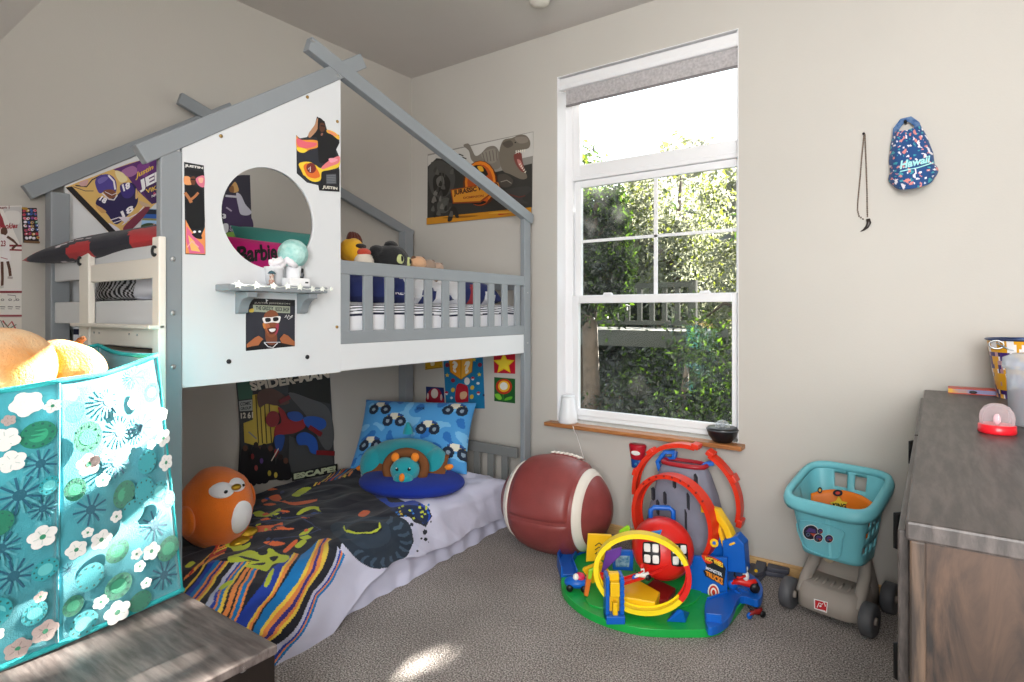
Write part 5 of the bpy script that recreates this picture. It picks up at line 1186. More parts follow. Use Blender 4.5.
# blue side wall with the sign
sw = board('sign_wall', BLU, ps, [(689, 556), (727, 558), (727, 602), (689, 592)], 2.50, 2.42, .02)
A = Art(lambda px, py: deep(px, py, 2.5 + (px - 689) / 38 * -.08 - .006), (.45, -.85, .2), (555, 500, 4.655))
A.sheet('#1a1d24', [(680, 250), (775, 285), (795, 320), (785, 400), (700, 355), (690, 330), (712, 320)], .006)
A.blob('#d63a1e', [(684, 254), (740, 268), (778, 292), (770, 308), (720, 298), (695, 285)]); A.text('#f4cf3a', 'HOT', [(698, 262), (735, 272), (735, 292), (702, 280)], .05); A.text('#f4cf3a', 'WHEELS', [(738, 274), (782, 294), (782, 316), (738, 294)], .05)
A.text('#dfe3ea', 'MONSTER', [(702, 308), (778, 340), (778, 356), (702, 322)], .04); A.text('#e88a22', 'TRUCKS', [(700, 328), (782, 365), (780, 398), (702, 350)], .06)
A.build('sign', PRINT, sw)
A = Art(lambda px, py: deep(px, py, 2.5 + (px - 689) / 38 * -.08 - .006), (.45, -.85, .2), (555, 500, 4.655))
A.ell('#f0ece6', 738, 430, 27, 40, -6); A.ell('#d23a2a', 738, 430, 21, 32, -6); A.ell('#f0ece6', 738, 430, 14, 22, -6); A.ell('#d23a2a', 738, 430, 8, 13, -6); A.build('target_print', PRINT, sw)
MB().cyl(deep(714, 543, 2.5), deep(714.2, 543, 2.47), .017, n=20).build('yellow_wheel', YEL, sw); MB().cyl(deep(714, 543, 2.47), deep(714.2, 543, 2.465), .007, n=12).build('wheel_hub', BLU, sw)
board('wheel_bracket', BLU, sw, [(708, 549), (722, 536), (726, 570), (706, 566)], 2.52, None, .012)
# ---------- second set: grey rock tower with red loops
rk = thing('rock_tower_playset', 'tall grey rock tower toy with red and orange loop tracks beneath the sill', 'toy playset', (2.04, -.2, 0), 'toy race sets under the window')
Y0 = -.20
def rz_(px, py): return at(px, py, 'y', Y0)
rows = [(560, 641, 729), (530, 645, 727), (505, 650, 724), (485, 656, 716), (468, 661, 709), (461, 664, 706)]
g = MB(); secs = []
for i, (py, x0, x1) in enumerate(rows):
    a, b = rz_(x0, py), rz_(x1, py); cx, hw, z = (a.x + b.x) / 2, (b.x - a.x) / 2, a.z; dep = .05 + .05 * (1 - i / 5)
    ring_ = []
    for k in range(40):
        t = 2 * PI * k / 40; rr = 1 + .06 * noise.noise(Vector((math.cos(t) * 2.2, math.sin(t) * 2.2, z * 6)))
        sx = math.copysign(abs(math.cos(t)) ** .7, math.cos(t)); sy_ = math.copysign(abs(math.sin(t)) ** .7, math.sin(t)); ring_.append(Vector((cx + hw * sx * rr, Y0 + dep * sy_ * rr, z)))
    secs.append(ring_)
z0 = secs[0][0].z; secs.insert(0, [Vector((p.x * 1.02 - 2.04 * .02, p.y, .002)) for p in secs[0]])
vs = [p for s_ in secs for p in s_]; fs = [tuple(range(40))[::-1], tuple(40 * (len(secs) - 1) + k for k in range(40))]
for i in range(len(secs) - 1):
    for k in range(40): j = (k + 1) % 40; fs.append((i * 40 + k, i * 40 + j, (i + 1) * 40 + j, (i + 1) * 40 + k))
rock = g.add(vs, fs, None, True).build('rock_tower', GRY, rk, fix=True)
rt = [p + Vector((0, 0, .004)) for p in secs[-1]]; MB().tube(rt[::2], .011, 8, closed=True).build('crater_rim', mat('crater_red', '#a5202a', .4), rock)
for x, y, h in ((671, 494, 6), (692, 515, 10), (664, 503, 7), (680, 478, 6), (694, 497, 8), (701, 480, 9), (659, 490, 6)):
    p = rz_(x, y); p.y = Y0 - .088; 
    for s_ in secs: pass
    MB().prism([p + Vector((-.005, 0, h / 210)), p + Vector((.004, 0, h / 210 * .6)), p + Vector((.006, 0, -h / 210)), p + Vector((-.003, 0, -h / 210 * .7))], (0, .03, 0)).build('rock_crack', mat('crack_dark', '#33343c', .7), rock)
AX = Vector((0, -1, 0))
fc_ = Vector((2.003, -.36, .272))
AF = Vector((-.2, -.98, 0)).normalized(); ring('front_loop', ORR, rk, fc_, AF, .205, .06, .014, -90, 270, 56)
for a in range(40, 140, 12):
    t = math.radians(a); p = fc_ + Vector((math.cos(t) * .98, -math.cos(t) * .2, math.sin(t))) * .198; MB().box((-.004, -.036, -.002), (.004, -.026, .005)).xf(Matrix.Translation(p) @ Matrix.Rotation(PI / 2 - t, 4, 'Y')).build('track_slot', DRD, rk)
bc_ = Vector((1.985, -.155, .315))
ring('rear_loop_piece', ORR, rk, bc_, AX, .262, .055, .014, 78, 185, 30); ring('rear_loop_piece', ORR, rk, bc_, AX, .262, .055, .014, -14, 62, 24)
p = bc_ + Vector((math.cos(math.radians(78)), 0, math.sin(math.radians(78)))) * .262
for ang in (62, -14, 30, 78, 130, 160):
    t = math.radians(ang); p = bc_ + Vector((math.cos(t), 0, math.sin(t))) * .262; MB().box((-.018, -.032, -.012), (.018, .032, .012)).xf(Matrix.Translation(p) @ Matrix.Rotation(PI / 2 - t, 4, 'Y')).build('track_joint', ORR, rk, bevel=.004)
def arm(m, pts, y0, y1, w=.016, name='support_arm', par=None):
    P_ = [at(x, y, 'y', y0 + (y1 - y0) * i / (len(pts) - 1)) for i, (x, y) in enumerate(pts)]
    fr = []
    for i, p in enumerate(P_):
        t = (P_[min(i + 1, len(P_) - 1)] - P_[max(i - 1, 0)]).normalized(); A_ = t.cross(Vector((0, 1, 0))).normalized(); fr.append((p, A_, t.cross(A_)))
    return MB().sweep([(-w * .6, -w), (w * .6, -w), (w * .6, w), (-w * .6, w)], fr).build(name, m, par or rk, bevel=.003, fix=True)
arm(BLU, [(661, 471), (658, 462), (665, 452), (675, 452)], -.19, -.16); arm(BLU, [(674, 459), (675, 451)], -.16, -.15); arm(BLU, [(664, 458), (675, 458)], -.17, -.17, .01)
arm(BLU, [(688, 478), (694, 474), (706, 464), (713, 463)], -.21, -.16, .018)
arm(YEL, [(704, 508), (717, 511), (728, 528), (735, 545)], -.33, -.40, .024, 'yellow_arm'); arm(YEL, [(716, 512), (720, 528), (726, 548)], -.33, -.40, .014, 'yellow_arm')
a, b = at(724, 570, 'y', -.40), at(745, 575, 'y', -.40)
MB().prism([at(x, y, 'y', -.42) for x, y in ((722, 541), (736, 536), (744, 545), (746, 574), (724, 571))], (0, .07, 0)).build('blue_tower', BLU, rk, bevel=.004, fix=True)
# loose pieces and little vehicles
gp = thing('grey_track_piece', 'loose dark grey toy track ramp lying behind the blue road', 'toy track', (2.3, -.07, 0))
bp_ = MB().prism(zpts([(742, 574), (757, 562), (768, 561), (790, 571), (786, 579), (766, 576), (758, 585), (747, 582)], 0.004), (0, 0, .02)).build('plate', GDK, gp, bevel=.004, fix=True)
for q in (((757, 562), (768, 561), (764, 575), (752, 580)), ((768, 566), (790, 571), (789, 575), (767, 571))): MB().prism(zpts(q, .024), (0, 0, .018)).build('ridge', GDK, gp, bevel=.004, fix=True)
MB().ell(at(756, 571, 'z', .045), .008, 12).build('knob', YEL, gp)
def trike(label, c, ang, s, col, rider=True, name='toy_motorcycle'):
    r = thing(name, label, 'toy vehicle', c, 'little toy vehicles'); T = Matrix.Translation(c) @ Matrix.Rotation(ang, 4, 'Z') @ Matrix.Scale(s, 4)
    for i, (x, y) in enumerate(((-.03, 0), (.032, .012), (.032, -.012))): MB().lathe([(0, -.005), (.013, -.005), (.015, 0), (.013, .005), (0, .005)], 16, Matrix.Translation((x, y, .015)) @ Matrix.Rotation(PI / 2, 4, 'X')).xf(T).build('wheel', [BLU, BLK, BLK][i], r)
    MB().tube([(-.034, 0, .02), (-.012, 0, .028), (.02, 0, .022), (.038, 0, .034)], [.006, .011, .012, .006], 10).xf(T).build('frame', col, r); MB().tube([(-.022, -.016, .045), (-.024, 0, .04), (-.022, .016, .045)], .003, 6).xf(T).build('handlebar', BLK, r)
    if rider:
        MB().ell((.008, 0, .045), (.010, .012, .016), 12).xf(T).build('rider_body', WHT, r); MB().ell((.004, 0, .068), (.011, .011, .012), 14).xf(T).build('rider_head', WHT if col is RED else RED, r); MB().tube([(.006, -.010, .05), (-.01, -.015, .044), (-.02, -.014, .044)], .004, 6).xf(T).build('rider_arm', RED, r)
    return r
p = at(743, 590, 'z', .058); trike('red and white toy motorcycle with a rider on the blue road', (p.x, p.y, .056), .4, 1.35, RED)
p = deep(641, 578, 2.37); trike('tiny white toy rider crossing the red track inside the yellow loop', (p.x, p.y, p.z - .01), .8, .85, WHT)
p = at(755, 618, 'z', .0); trike('tiny dark red toy vehicle on the carpet beside the blue road', (p.x, p.y, .001), 1.0, .9, DRD, False)
p = at(577, 589, 'z', .03); cr = thing('toy_car', 'blue and pink rounded toy car at the left end of the green base', 'toy vehicle', (p.x, p.y, .03), 'little toy vehicles')
T = Matrix.Translation((p.x, p.y, .03)) @ Matrix.Rotation(.5, 4, 'Z')
MB().ell((0, 0, .03), (.055, .036, .024), 20).xf(T).build('body', BLU, cr); MB().ell((.012, 0, .052), (.024, .024, .018), 16).xf(T).build('cabin', mat('toy_pink', '#d0305a', .35), cr); MB().ell((-.004, -.012, .056), (.014, .016, .014), 14).xf(T).build('driver_window', WHT, cr)
for x in (-.03, .03):
    for y in (-.03, .03): MB().lathe([(0, -.006), (.013, -.006), (.015, 0), (.013, .006), (0, .006)], 14, Matrix.Translation((x, y, .015)) @ Matrix.Rotation(PI / 2, 4, 'X')).xf(T).build('wheel', BLK, cr)
# ================================================================ TOY SHOPPING CART
ct = thing('toy_shopping_cart', 'turquoise and grey plastic toy shopping cart against the window wall', 'toy cart', (2.635, -.215, 0))
T = Matrix.Translation((2.640, -.222, 0)) @ Matrix.Rotation(math.radians(-12), 4, 'Z')
M_cb = mat('cart_turquoise', '#74c3cf', .42, bump=.02, bscale=60); M_cg = mat('cart_grey', '#a0978f', .5, bump=.05, bscale=60, var=.05, vscale=10); M_cw = mat('cart_wheel', '#55565a', .5, bump=.05, bscale=60); M_co = mat('cart_orange', '#ef7d1c', .45)
def loft(secs, n=36, p=4.5):
    g = MB(); vs = []
    for (cx, cy, z, hx, hy) in secs:
        for k in range(n):
            t = 2 * PI * k / n; c, s = math.cos(t), math.sin(t)
            vs.append(Vector((cx + math.copysign(abs(c) ** (2 / p), c) * hx, cy + math.copysign(abs(s) ** (2 / p), s) * hy, z if not callable(z) else z(cy + s * hy))))
    fs = [tuple(range(n))[::-1], tuple((len(secs) - 1) * n + k for k in range(n))]
    for i in range(len(secs) - 1):
        for k in range(n): j = (k + 1) % n; fs.append((i * n + k, i * n + j, (i + 1) * n + j, (i + 1) * n + k))
    return g.add(vs, fs, None, True)
bs = loft([(0, -.045, .028, .108, .10), (0, -.045, .035, .118, .112), (0, -.04, .085, .118, .112), (0, -.03, .118, .108, .10), (0, -.02, .124, .098, .09)]).xf(T).build('base', M_cg, ct, fix=True)
loft([(0, .075, .03, .115, .06), (0, .075, .10, .112, .058), (0, .07, .17, .098, .05), (0, .06, .23, .088, .05), (0, .045, .275, .09, .06)]).xf(T).build('rear_column', M_cg, bs, fix=True)
for sx in (-1, 1):
    pts = [(sx * .104, -.12, .075), (sx * .102, -.07, .125), (sx * .096, -.01, .165), (sx * .088, .02, .21), (sx * .084, .03, .26)]
    MB().tube(pts, [.018, .022, .022, .022, .02], 10).xf(T).build('side_arm', M_cg, bs)
for i in range(5): MB().tube([(-.06 + .03 * i, -.09, .123), (-.06 + .03 * i, -.04, .128)], .004, 6).xf(T).build('deck_rib', M_cg, bs)
MB().lathe([(0, .008), (.018, .007), (.022, 0)], 18, Matrix.Translation((-.045, .012, .195)) @ Matrix.Rotation(PI / 2, 4, 'X')).xf(T).build('cap', mat('cart_cream', '#cbb79a', .5), bs)
for x, y in ((-.145, -.125), (.145, -.125), (.145, .125), (-.145, .125)):
    wl = MB().lathe([(.02, -.022), (.05, -.024), (.060, -.018), (.061, .0), (.060, .018), (.05, .024), (.02, .022)], 28, Matrix.Translation((x, y, .061)) @ Matrix.Rotation(PI / 2, 4, 'Y')).xf(T).build('wheel', M_cw, ct)
    MB().lathe([(0, -.012), (.05, -.012), (.05, .012), (0, .012)], 20, Matrix.Translation((x, y, .061)) @ Matrix.Rotation(PI / 2, 4, 'Y')).xf(T).build('hub', M_cw, wl)
    MB().lathe([(0, -.027), (.014, -.027), (.014, .027), (0, .027)], 12, Matrix.Translation((x, y, .061)) @ Matrix.Rotation(PI / 2, 4, 'Y')).xf(T).build('axle_cap', M_cg, wl)
# basket: tapered shell with openings
nB, mB = 120, 16
_se = [(math.copysign(abs(math.cos(t)) ** .4, math.cos(t)), math.copysign(abs(math.sin(t)) ** .4, math.sin(t))) for t in [2 * PI * k / 4000 for k in range(4001)]]
_al = [0]
for a, b in zip(_se, _se[1:]): _al.append(_al[-1] + math.hypot(a[0] - b[0], a[1] - b[1]))
def bk_(u, v):
    k = int(np.searchsorted(_al, (u % 1) * _al[-1])); x, y = _se[min(k, 4000)]
    hx = .112 + (.152 - .112) * v; hy = .10 + (.150 - .10) * v
    yy = -.012 + y * hy; zt = .452 + (yy + .16) * .31; z = .236 + (zt - .236) * v
    return Vector((x * hx, yy, z))
g = MB(); vs = [T @ bk_(i / nB, j / mB) for j in range(mB + 1) for i in range(nB)]; fs = []
for j in range(mB):
    for i in range(nB):
        p = bk_((i + .5) / nB, (j + .5) / mB); v = (j + .5) / mB
        back = p.y > .09 and abs(p.x) < .115; side = p.x > .105 and abs(p.y) < .10
        if back and .74 < v < .93 and .012 < abs(p.x) < .062: continue
        if side and ((p.y + .10) % .05) < .026 and any(a < v < a + .13 for a in (.2, .42, .64)): continue
        k = (i + 1) % nB; fs.append((j * nB + i, j * nB + k, (j + 1) * nB + k, (j + 1) * nB + i))
fs.append(tuple(range(nB))[::-1]); bask = g.add(vs, fs, None, True).build('basket', M_cb, ct)
so = bask.modifiers.new('Wall', 'SOLIDIFY'); so.thickness = .006; so.offset = -1
rim = [T @ (bk_(i / 60, 1) + Vector((0, 0, -.004))) for i in range(60)]; fr = []
ctr = sum(rim, Vector()) / 60
for i, p in enumerate(rim):
    t = (rim[(i + 1) % 60] - rim[i - 1]).normalized(); A_ = (p - ctr); A_ = (A_ - t * A_.dot(t)).normalized(); fr.append((p, A_, Vector((0, 0, 1))))
MB().sweep([(-.010, -.004), (-.008, .014), (.004, .02), (.018, .012), (.024, -.008), (.02, -.026), (.006, -.026), (.004, -.008)], fr, None, True, True).build('rim', M_cb, bask, fix=True)
g = MB()
def dv(u, v):
    x = (u - .5) * .25; top = .432 + .03 * (1 - abs(2 * u - 1) ** 2.5) ; z = .28 + (top - .28) * v
    return T @ Vector((x * (1 - .12 * (1 - v)), .012 + .045 * (1 - (2 * u - 1) ** 2) + .03 * v, z))
dvd = g.grid(dv, 24, 8).build('divider', M_co, bask); so = dvd.modifiers.new('Wall', 'SOLIDIFY'); so.thickness = .005
def stick(name, mp, nrm, shapes, crop):
    A = Art(mp, nrm, crop)
    for f in shapes: getattr(A, f[0])(*f[1:])
    return A
R3 = T.to_3x3()
fo = T @ Vector((0, -.143, .36)); fn_ = R3 @ Vector((0, -1, -.26)); mpf = on_plane(fo + fn_.normalized() * .0035, fn_)
A = Art(mpf, fn_, (760, 440, 3.25))
for x, y, r_ in ((165, 300, 24), (190, 318, 14), (196, 296, 9), (225, 320, 13)): A.ell('#e8e4e2', x, y, r_ * 1.1, r_ * 1.05); A.ell('#20222c', x, y, r_, r_ * .95); A.poly('#54407a', [(x - r_ * .7, y - r_ * .1), (x - r_ * .2, y - r_ * .6), (x + r_ * .6, y - r_ * .4), (x + r_ * .7, y + r_ * .1)]); A.poly('#c8503a', [(x - r_ * .1, y + r_ * .1), (x + r_ * .7, y + r_ * .2), (x + r_ * .4, y + r_ * .6)]); A.ell('#5a6a86', x - r_ * .35, y + r_ * .3, r_ * .28); A.ell('#20222c', x - r_ * .35, y + r_ * .3, r_ * .14)
A.build('front_sticker', PRINT, bask)
pts = [mpf(760 + x / 3.25, 440 + y / 3.25) for x, y in spline([(128, 262), (262, 292), (266, 330), (258, 378), (225, 382), (160, 358), (136, 330)], 4)]
MB().tube(pts, .003, 6, closed=True).build('panel_outline', M_cb, bask)
do = T @ Vector((0, .045, .42)); dn = R3 @ Vector((0, -1, .05)); mpd = on_plane(do + dn * .012, dn)
A = Art(on_plane(T @ Vector((0, .022, .44)), dn), dn, (760, 440, 3.25)); A.star('#f0c83a', 256, 212, 30, 17); A.text('#2a2a20', 'KING', [(236, 203), (280, 208), (280, 224), (236, 220)], .05); A.ell('#20222c', 253, 172, 16, 11); A.ell('#d04a3a', 253, 172, 8, 5); A.ell('#2b2c38', 195, 163, 8, 10); A.ell('#e8b04a', 195, 163, 4, 5)
A.build('divider_sticker', PRINT, dvd)
bo = T @ Vector((0, -.155, .06)); bn = R3 @ Vector((0, -1, .03)); A = Art(on_plane(bo + bn * .004, bn), bn, (740, 540, 5.12))
A.poly('#f2eeec', [(378, 300), (450, 318), (445, 374), (380, 352)]); A.poly('#c8202c', [(384, 306), (445, 322), (441, 367), (385, 348)]); A.line('#f2eeec', [(395, 345), (405, 322), (420, 330), (430, 318), (438, 340)], 5); A.ell('#f2eeec', 412, 338, 6, 5); A.line('#f2eeec', [(388, 352), (438, 364)], 4)
A.build('logo_sticker', PRINT, bs)
# ================================================================ ON THE WINDOW WALL AND SILL
cp = thing('baseball_cap', 'blue tropical print baseball cap hanging on the wall by its strap', 'cap', (2.872, -.01, 1.97))
def capcol(x, z):
    n = noise.noise(Vector((x * 58, z * 58, 2.2))); k = noise.noise(Vector((x * 56 + 9, z * 60, 7.7)))
    if n > .36: return '#e8e4ea'
    if k > .36: return '#d98a86'
    if n < -.42: return '#3f9aa8'
    return '#1f4a82'
rt_ = Matrix.Rotation(math.radians(-6), 4, 'Y')
CT = Matrix.Translation((2.872, 0, 1.845)) @ rt_
g = MB()
def crown(u, v):
    a = PI * u; b = -.5 + 1.5 * v                     # half dome against the wall
    w_ = .076 * (1 - .46 * max(0, v - .35) - .3 * max(0, v - .75)); z = -.075 + .185 * v
    d = .085 * (1 - .45 * max(0, v - .2) / .8) * math.sin(a) ** .75 if 0 < u < 1 else 0
    cre = .008 * math.exp(-((u - .5) / .05) ** 2) * (v > .5) - .008 * math.exp(-((u - .28) / .06) ** 2) * v
    return CT @ Vector((-w_ * math.cos(a), -.003 - max(0, d - cre), z * (1 - .12 * math.sin(a) * v)))
g.grid(crown, 70, 70, lambda u, v: capcol(-math.cos(PI * u) * .076 + (u - .5) * .05, v * .2)); crown_o = g.build('crown', CLOTHC, cp, fix=False)
so = crown_o.modifiers.new('Cloth', 'SOLIDIFY'); so.thickness = .003
g = MB()
def brim(u, v):
    a = PI * u; w_ = .078 + .006 * math.sin(PI * v)
    x = -w_ * math.cos(a) * (1 - .20 * v ** 2.2); y = -.004 - .085 * math.sin(a) ** .8 * (1 - .1 * v) - .03 * v * math.sin(a); z = -.072 - (.085 * v) * (.35 + .65 * math.sin(a) ** .7) + .012 * math.sin(a) * (1 - v)
    return CT @ Vector((x, y, z))
g.grid(brim, 60, 24, lambda u, v: capcol(-math.cos(PI * u) * .09, -.1 - v * .1)); b_ = g.build('brim', CLOTHC, cp); so = b_.modifiers.new('Stiff', 'SOLIDIFY'); so.thickness = .004
st_ = [CT @ Vector(p) for p in ((-.045, -.02, .07), (-.036, -.03, .115), (-.012, -.03, .142), (.014, -.03, .142), (.034, -.03, .115), (.042, -.02, .07))]
fr = []
for i, p in enumerate(st_): 
    t = (st_[min(i + 1, 5)] - st_[max(i - 1, 0)]).normalized(); fr.append((p, t.cross(Vector((0, 1, 0))).normalized(), Vector((0, 1, 0))))
MB().sweep([(-.011, -.0015), (.011, -.0015), (.011, .0015), (-.011, .0015)], fr).build('strap', mat('cap_blue', '#234b80', .85, col2='#5e7aa0', vscale=60), cp, fix=True)
MB().lathe([(0, 0), (.006, .001), (.006, .0335), (0, .0335)], 12, Matrix.Translation(CT @ Vector((-.002, -.034, .136))) @ Matrix.Rotation(-PI / 2, 4, 'X')).build('wall_pin', BLK, cp)
mpc = on_plane(CT @ Vector((0, -.094, -.03)), (0, -1, .05)); A = Art(mpc, (0, -1, .05), (830, 100, 4.55), .0004)
A.text('#9fdcdc', 'Hawaii', [(312, 278), (455, 250), (462, 282), (318, 316)], .035, .3); A.line('#9fdcdc', [(320, 325), (400, 308), (470, 285)], 5); A.build('lettering', PRINT, cp)
nk = thing('bead_necklace', 'dark beaded necklace with a curved tooth pendant hanging on the wall', 'necklace', (2.707, -.01, 1.97))
M_bead = mat('dark_beads', '#3a2f2a', .35, col2='#8d7a68', vscale=180)
def npt(px, py): return at(px, py, 'y', -.009)
for s_ in ([(864, 135), (862, 155), (860, 180), (858, 200), (857.5, 210), (859, 216), (863, 219), (867, 218)], [(865, 135), (866, 160), (867, 190), (867.5, 218)]):
    pts = [npt(*p) for p in s_]; g = MB()
    for a, b in zip(pts, pts[1:]):
        n_ = max(1, int((b - a).length / .0075))
        for k in range(n_): g.ell(a.lerp(b, k / n_), (.0032, .0032, .0042), 8)
    g.build('strand', M_bead, nk)
MB().tube([npt(868, 219), npt(869, 223), npt(867, 227), npt(863.5, 230), npt(860.5, 231.5)], [.008, .009, .007, .004, .001], 10).build('tooth_pendant', mat('dark_tooth', '#2b2320', .3), nk)
MB().lathe([(0, 0), (.005, .001), (.005, .012), (0, .012)], 12, Matrix.Translation((2.707, -.013, 1.962)) @ Matrix.Rotation(-PI / 2, 4, 'X')).build('wall_pin', BLK, nk)
# night light plugged in under the sill
nl = thing('night_light', 'red and blue plug in night light on the wall under the sill', 'night light', (1.685, -.02, .45))
q0, q1 = at(639, 444, 'y', -.03), at(640, 468, 'y', -.03); zt, zb, xc = q0.z, q1.z, 1.688
zc = zb + (zt - zb) * .36
def oval(z0, z1, r0, r1, name, m):
    g = MB(); n = 28; vs = []
    for (z, r) in ((z0, r0), (z0 + .004, r0 * 1.04), (z1 - .006, r1), (z1, r1 * .86)):
        for k in range(n): t = 2 * PI * k / n; vs.append((xc + r * math.cos(t), -.030 + r * .62 * math.sin(t), z))
    fs = [tuple(range(n))[::-1], tuple(3 * n + k for k in range(n))]
    for i in range(3):
        for k in range(n): j = (k + 1) % n; fs.append((i * n + k, i * n + j, (i + 1) * n + j, (i + 1) * n + k))
    return g.add(vs, fs, None, True).build(name, m, nl, bevel=.002)
oval(zb, zc, .032, .036, 'blue_base', mat('lamp_blue', '#1c4a9a', .35)); oval(zc, zt, .036, .048, 'red_shade', mat('lamp_red', '#b3182a', .3))
MB().ell((xc, -.0565, zc + .036), (.026, .004, .012), 20).build('white_strip', WHT, nl)
MB().ell((xc, -.0525, zb + .022), (.008, .003, .008), 12).build('button', mat('lamp_teal', '#3f8fc0', .3), nl)
MB().box((xc - .02, -.012, zb - .02), (xc + .02, -.001, zc)).build('plug', WHT, nl, bevel=.003)
cd_ = thing('power_cable', 'thin white cord running down the wall under the night light', 'cord', (1.645, -.01, .3))
MB().tube([at(x, y, 'y', -.006) for x, y in ((634, 466), (632, 480), (632, 500), (631, 520), (633, 536), (629, 548))], .002, 6).build('cable', WHT, cd_)
hm = thing('white_diffuser', 'small white tapered diffuser standing at the left end of the sill', 'diffuser', (1.262, -.02, .575))
M_frost = mat('frosted_white', '#e9edf0', .3)
MB().lathe([(0, 0), (.050, 0), (.055, .006), (.052, .03), (.040, .13), (.037, .145), (.032, .15), (0, .15)], 32, Matrix.Translation((1.262, -.018, .575))).build('body', M_frost, hm); MB().lathe([(0.037, 0), (.040, .004), (.037, .008), (0, .009)], 28, Matrix.Translation((1.262, -.018, .722))).build('lid', M_frost, hm)
hc_ = thing('diffuser_cable', 'white cord hanging from the diffuser on the sill down behind the football seat', 'cord', (1.27, -.08, .55))
MB().tube([at(573, 426, 'y', -.075), at(574, 430, 'y', -.082)] + [at(x, y, 'y', -.02) for x, y in ((577, 436), (580, 446), (583, 456), (586, 470))], .0022, 6).build('cable', WHT, hc_)
pj = thing('star_projector', 'black bowl shaped star projector with clear dome at the right of the sill', 'projector', (2.115, -.02, .575))
M_bk = mat('projector_black', '#191a1c', .35)
Pt = Matrix.Translation((2.118, -.012, .575))
MB().lathe([(0, 0), (.04, 0), (.045, .006), (.064, .03), (.072, .055), (.073, .064), (.069, .07), (.06, .072), (0, .074)], 36, Pt).build('bowl', M_bk, pj); MB().lathe([(.0745, .058), (.0755, .061), (.0745, .064)], 36, Pt).build('trim_ring', mat('projector_grey', '#55585c', .3), pj)
def thinglass(name, t, hz):
    m = bpy.data.materials.new(name); m.use_nodes = True; N, L = m.node_tree.nodes, m.node_tree.links; b = N['Principled BSDF']; b.inputs['Base Color'].default_value = lin(t); b.inputs['Roughness'].default_value = .08
    tr = N.new('ShaderNodeBsdfTransparent'); tr.inputs['Color'].default_value = lin(t); lw = N.new('ShaderNodeLayerWeight'); lw.inputs['Blend'].default_value = .25
    mr = N.new('ShaderNodeMapRange'); mr.inputs['To Min'].default_value = hz; mr.inputs['To Max'].default_value = .75; L.new(lw.outputs['Facing'], mr.inputs['Value'])
    x = N.new('ShaderNodeMixShader'); L.new(mr.outputs[0], x.inputs['Fac']); L.new(tr.outputs[0], x.inputs[1]); L.new(b.outputs[0], x.inputs[2]); L.new(x.outputs[0], N['Material Output'].inputs['Surface']); return m
gl_ = thinglass('clear_dome', '#f5f8fa', .15)
MB().lathe([(.036 * math.cos(t), .072 + .034 * math.sin(t)) for t in [PI / 2 * k / 8 for k in range(9)]], 28, Pt).build('dome', gl_, pj); MB().ell((2.118, -.012, .655), .014, 14).build('lens', mat('lens_grey', '#9aa0a6', .2), pj)
# ceiling lamp just entering the frame
cl = thing('ceiling_lamp', 'frosted ceiling lamp peeking in at the top edge above the window', 'ceiling lamp', (1.32, -.42, HC))
LCx = Vector((1.32, -.405, 0))
MB().lathe([(0, 0), (.06, 0), (.06, -.02), (0, -.02)], 28, Matrix.Translation((LCx.x, LCx.y, HC))).build('ceiling_plate', mat('lamp_metal', '#b8b4ae', .3, metal=.7), cl); MB().lathe([(.055, -.02), (.05, -.05), (.028, -.062), (0, -.066)], 28, Matrix.Translation((LCx.x, LCx.y, HC))).build('glass_shade', mat('frost_shade', '#d9d4cb', .5), cl)
# ================================================================ DRESSER
dr = thing('dresser', 'long rustic wood dresser with dark top at the window wall beside the cart', 'dresser', (3.2, -1.02, 0))
def woodmat(name, c1, c2, st, sc=3.2, dist=3.5, rough=.55):
    m = bpy.data.materials.new(name); m.use_nodes = True; N, L = m.node_tree.nodes, m.node_tree.links; b = N['Principled BSDF']; b.inputs['Roughness'].default_value = rough
    tc = N.new('ShaderNodeTexCoord'); mp = N.new('ShaderNodeMapping'); mp.inputs['Scale'].default_value = st; L.new(tc.outputs['Object'], mp.inputs['Vector'])
    wv = N.new('ShaderNodeTexNoise'); wv.inputs['Scale'].default_value = sc; wv.inputs['Detail'].default_value = 9; wv.inputs['Roughness'].default_value = .62; wv.inputs['Distortion'].default_value = dist * .35; L.new(mp.outputs[0], wv.inputs['Vector'])
    rp = N.new('ShaderNodeValToRGB'); rp.color_ramp.elements[0].color = lin(c1); rp.color_ramp.elements[1].color = lin(c2); rp.color_ramp.elements[0].position = .40; rp.color_ramp.elements[1].position = .62; L.new(wv.outputs['Fac'], rp.inputs['Fac']); L.new(rp.outputs[0], b.inputs['Base Color'])
    bp = N.new('ShaderNodeBump'); bp.inputs['Strength'].default_value = .12; bp.inputs['Distance'].default_value = .01; L.new(wv.outputs['Fac'], bp.inputs['Height']); L.new(bp.outputs[0], b.inputs['Normal']); return m
W_top = woodmat('grey_oak_top', '#383331', '#544d4a', (26, 3, 8), 2.4, .6, .42); W_side = woodmat('rustic_brown_side', '#120b08', '#503b2d', (5, 8, .9), 3.0, 3.2); W_edge = woodmat('rustic_edge', '#231b16', '#574537', (30, 30, 2), 2, 1)
MB().box((2.921, -1.908, .872), (3.56, -.125, .9)).build('top', W_top, dr, bevel=.004)
MB().box((2.944, -1.9, .04), (3.54, -1.875, .872)).build('side_panel', W_side, dr, bevel=.002); MB().box((2.925, -.155, .04), (3.54, -.13, .872)).build('side_panel', W_side, dr, bevel=.002)
MB().box((2.926, -1.904, .0), (2.946, -1.872, .872)).build('front_stile', W_edge, dr, bevel=.003); MB().box((2.926, -.158, .0), (2.946, -.125, .872)).build('front_stile', W_edge, dr, bevel=.003)
MB().box((3.52, -1.875, .04), (3.53, -.155, .872)).build('back_panel', W_edge, dr); MB().box((2.925, -1.875, .04), (3.52, -.155, .06)).build('bottom_panel', W_edge, dr)
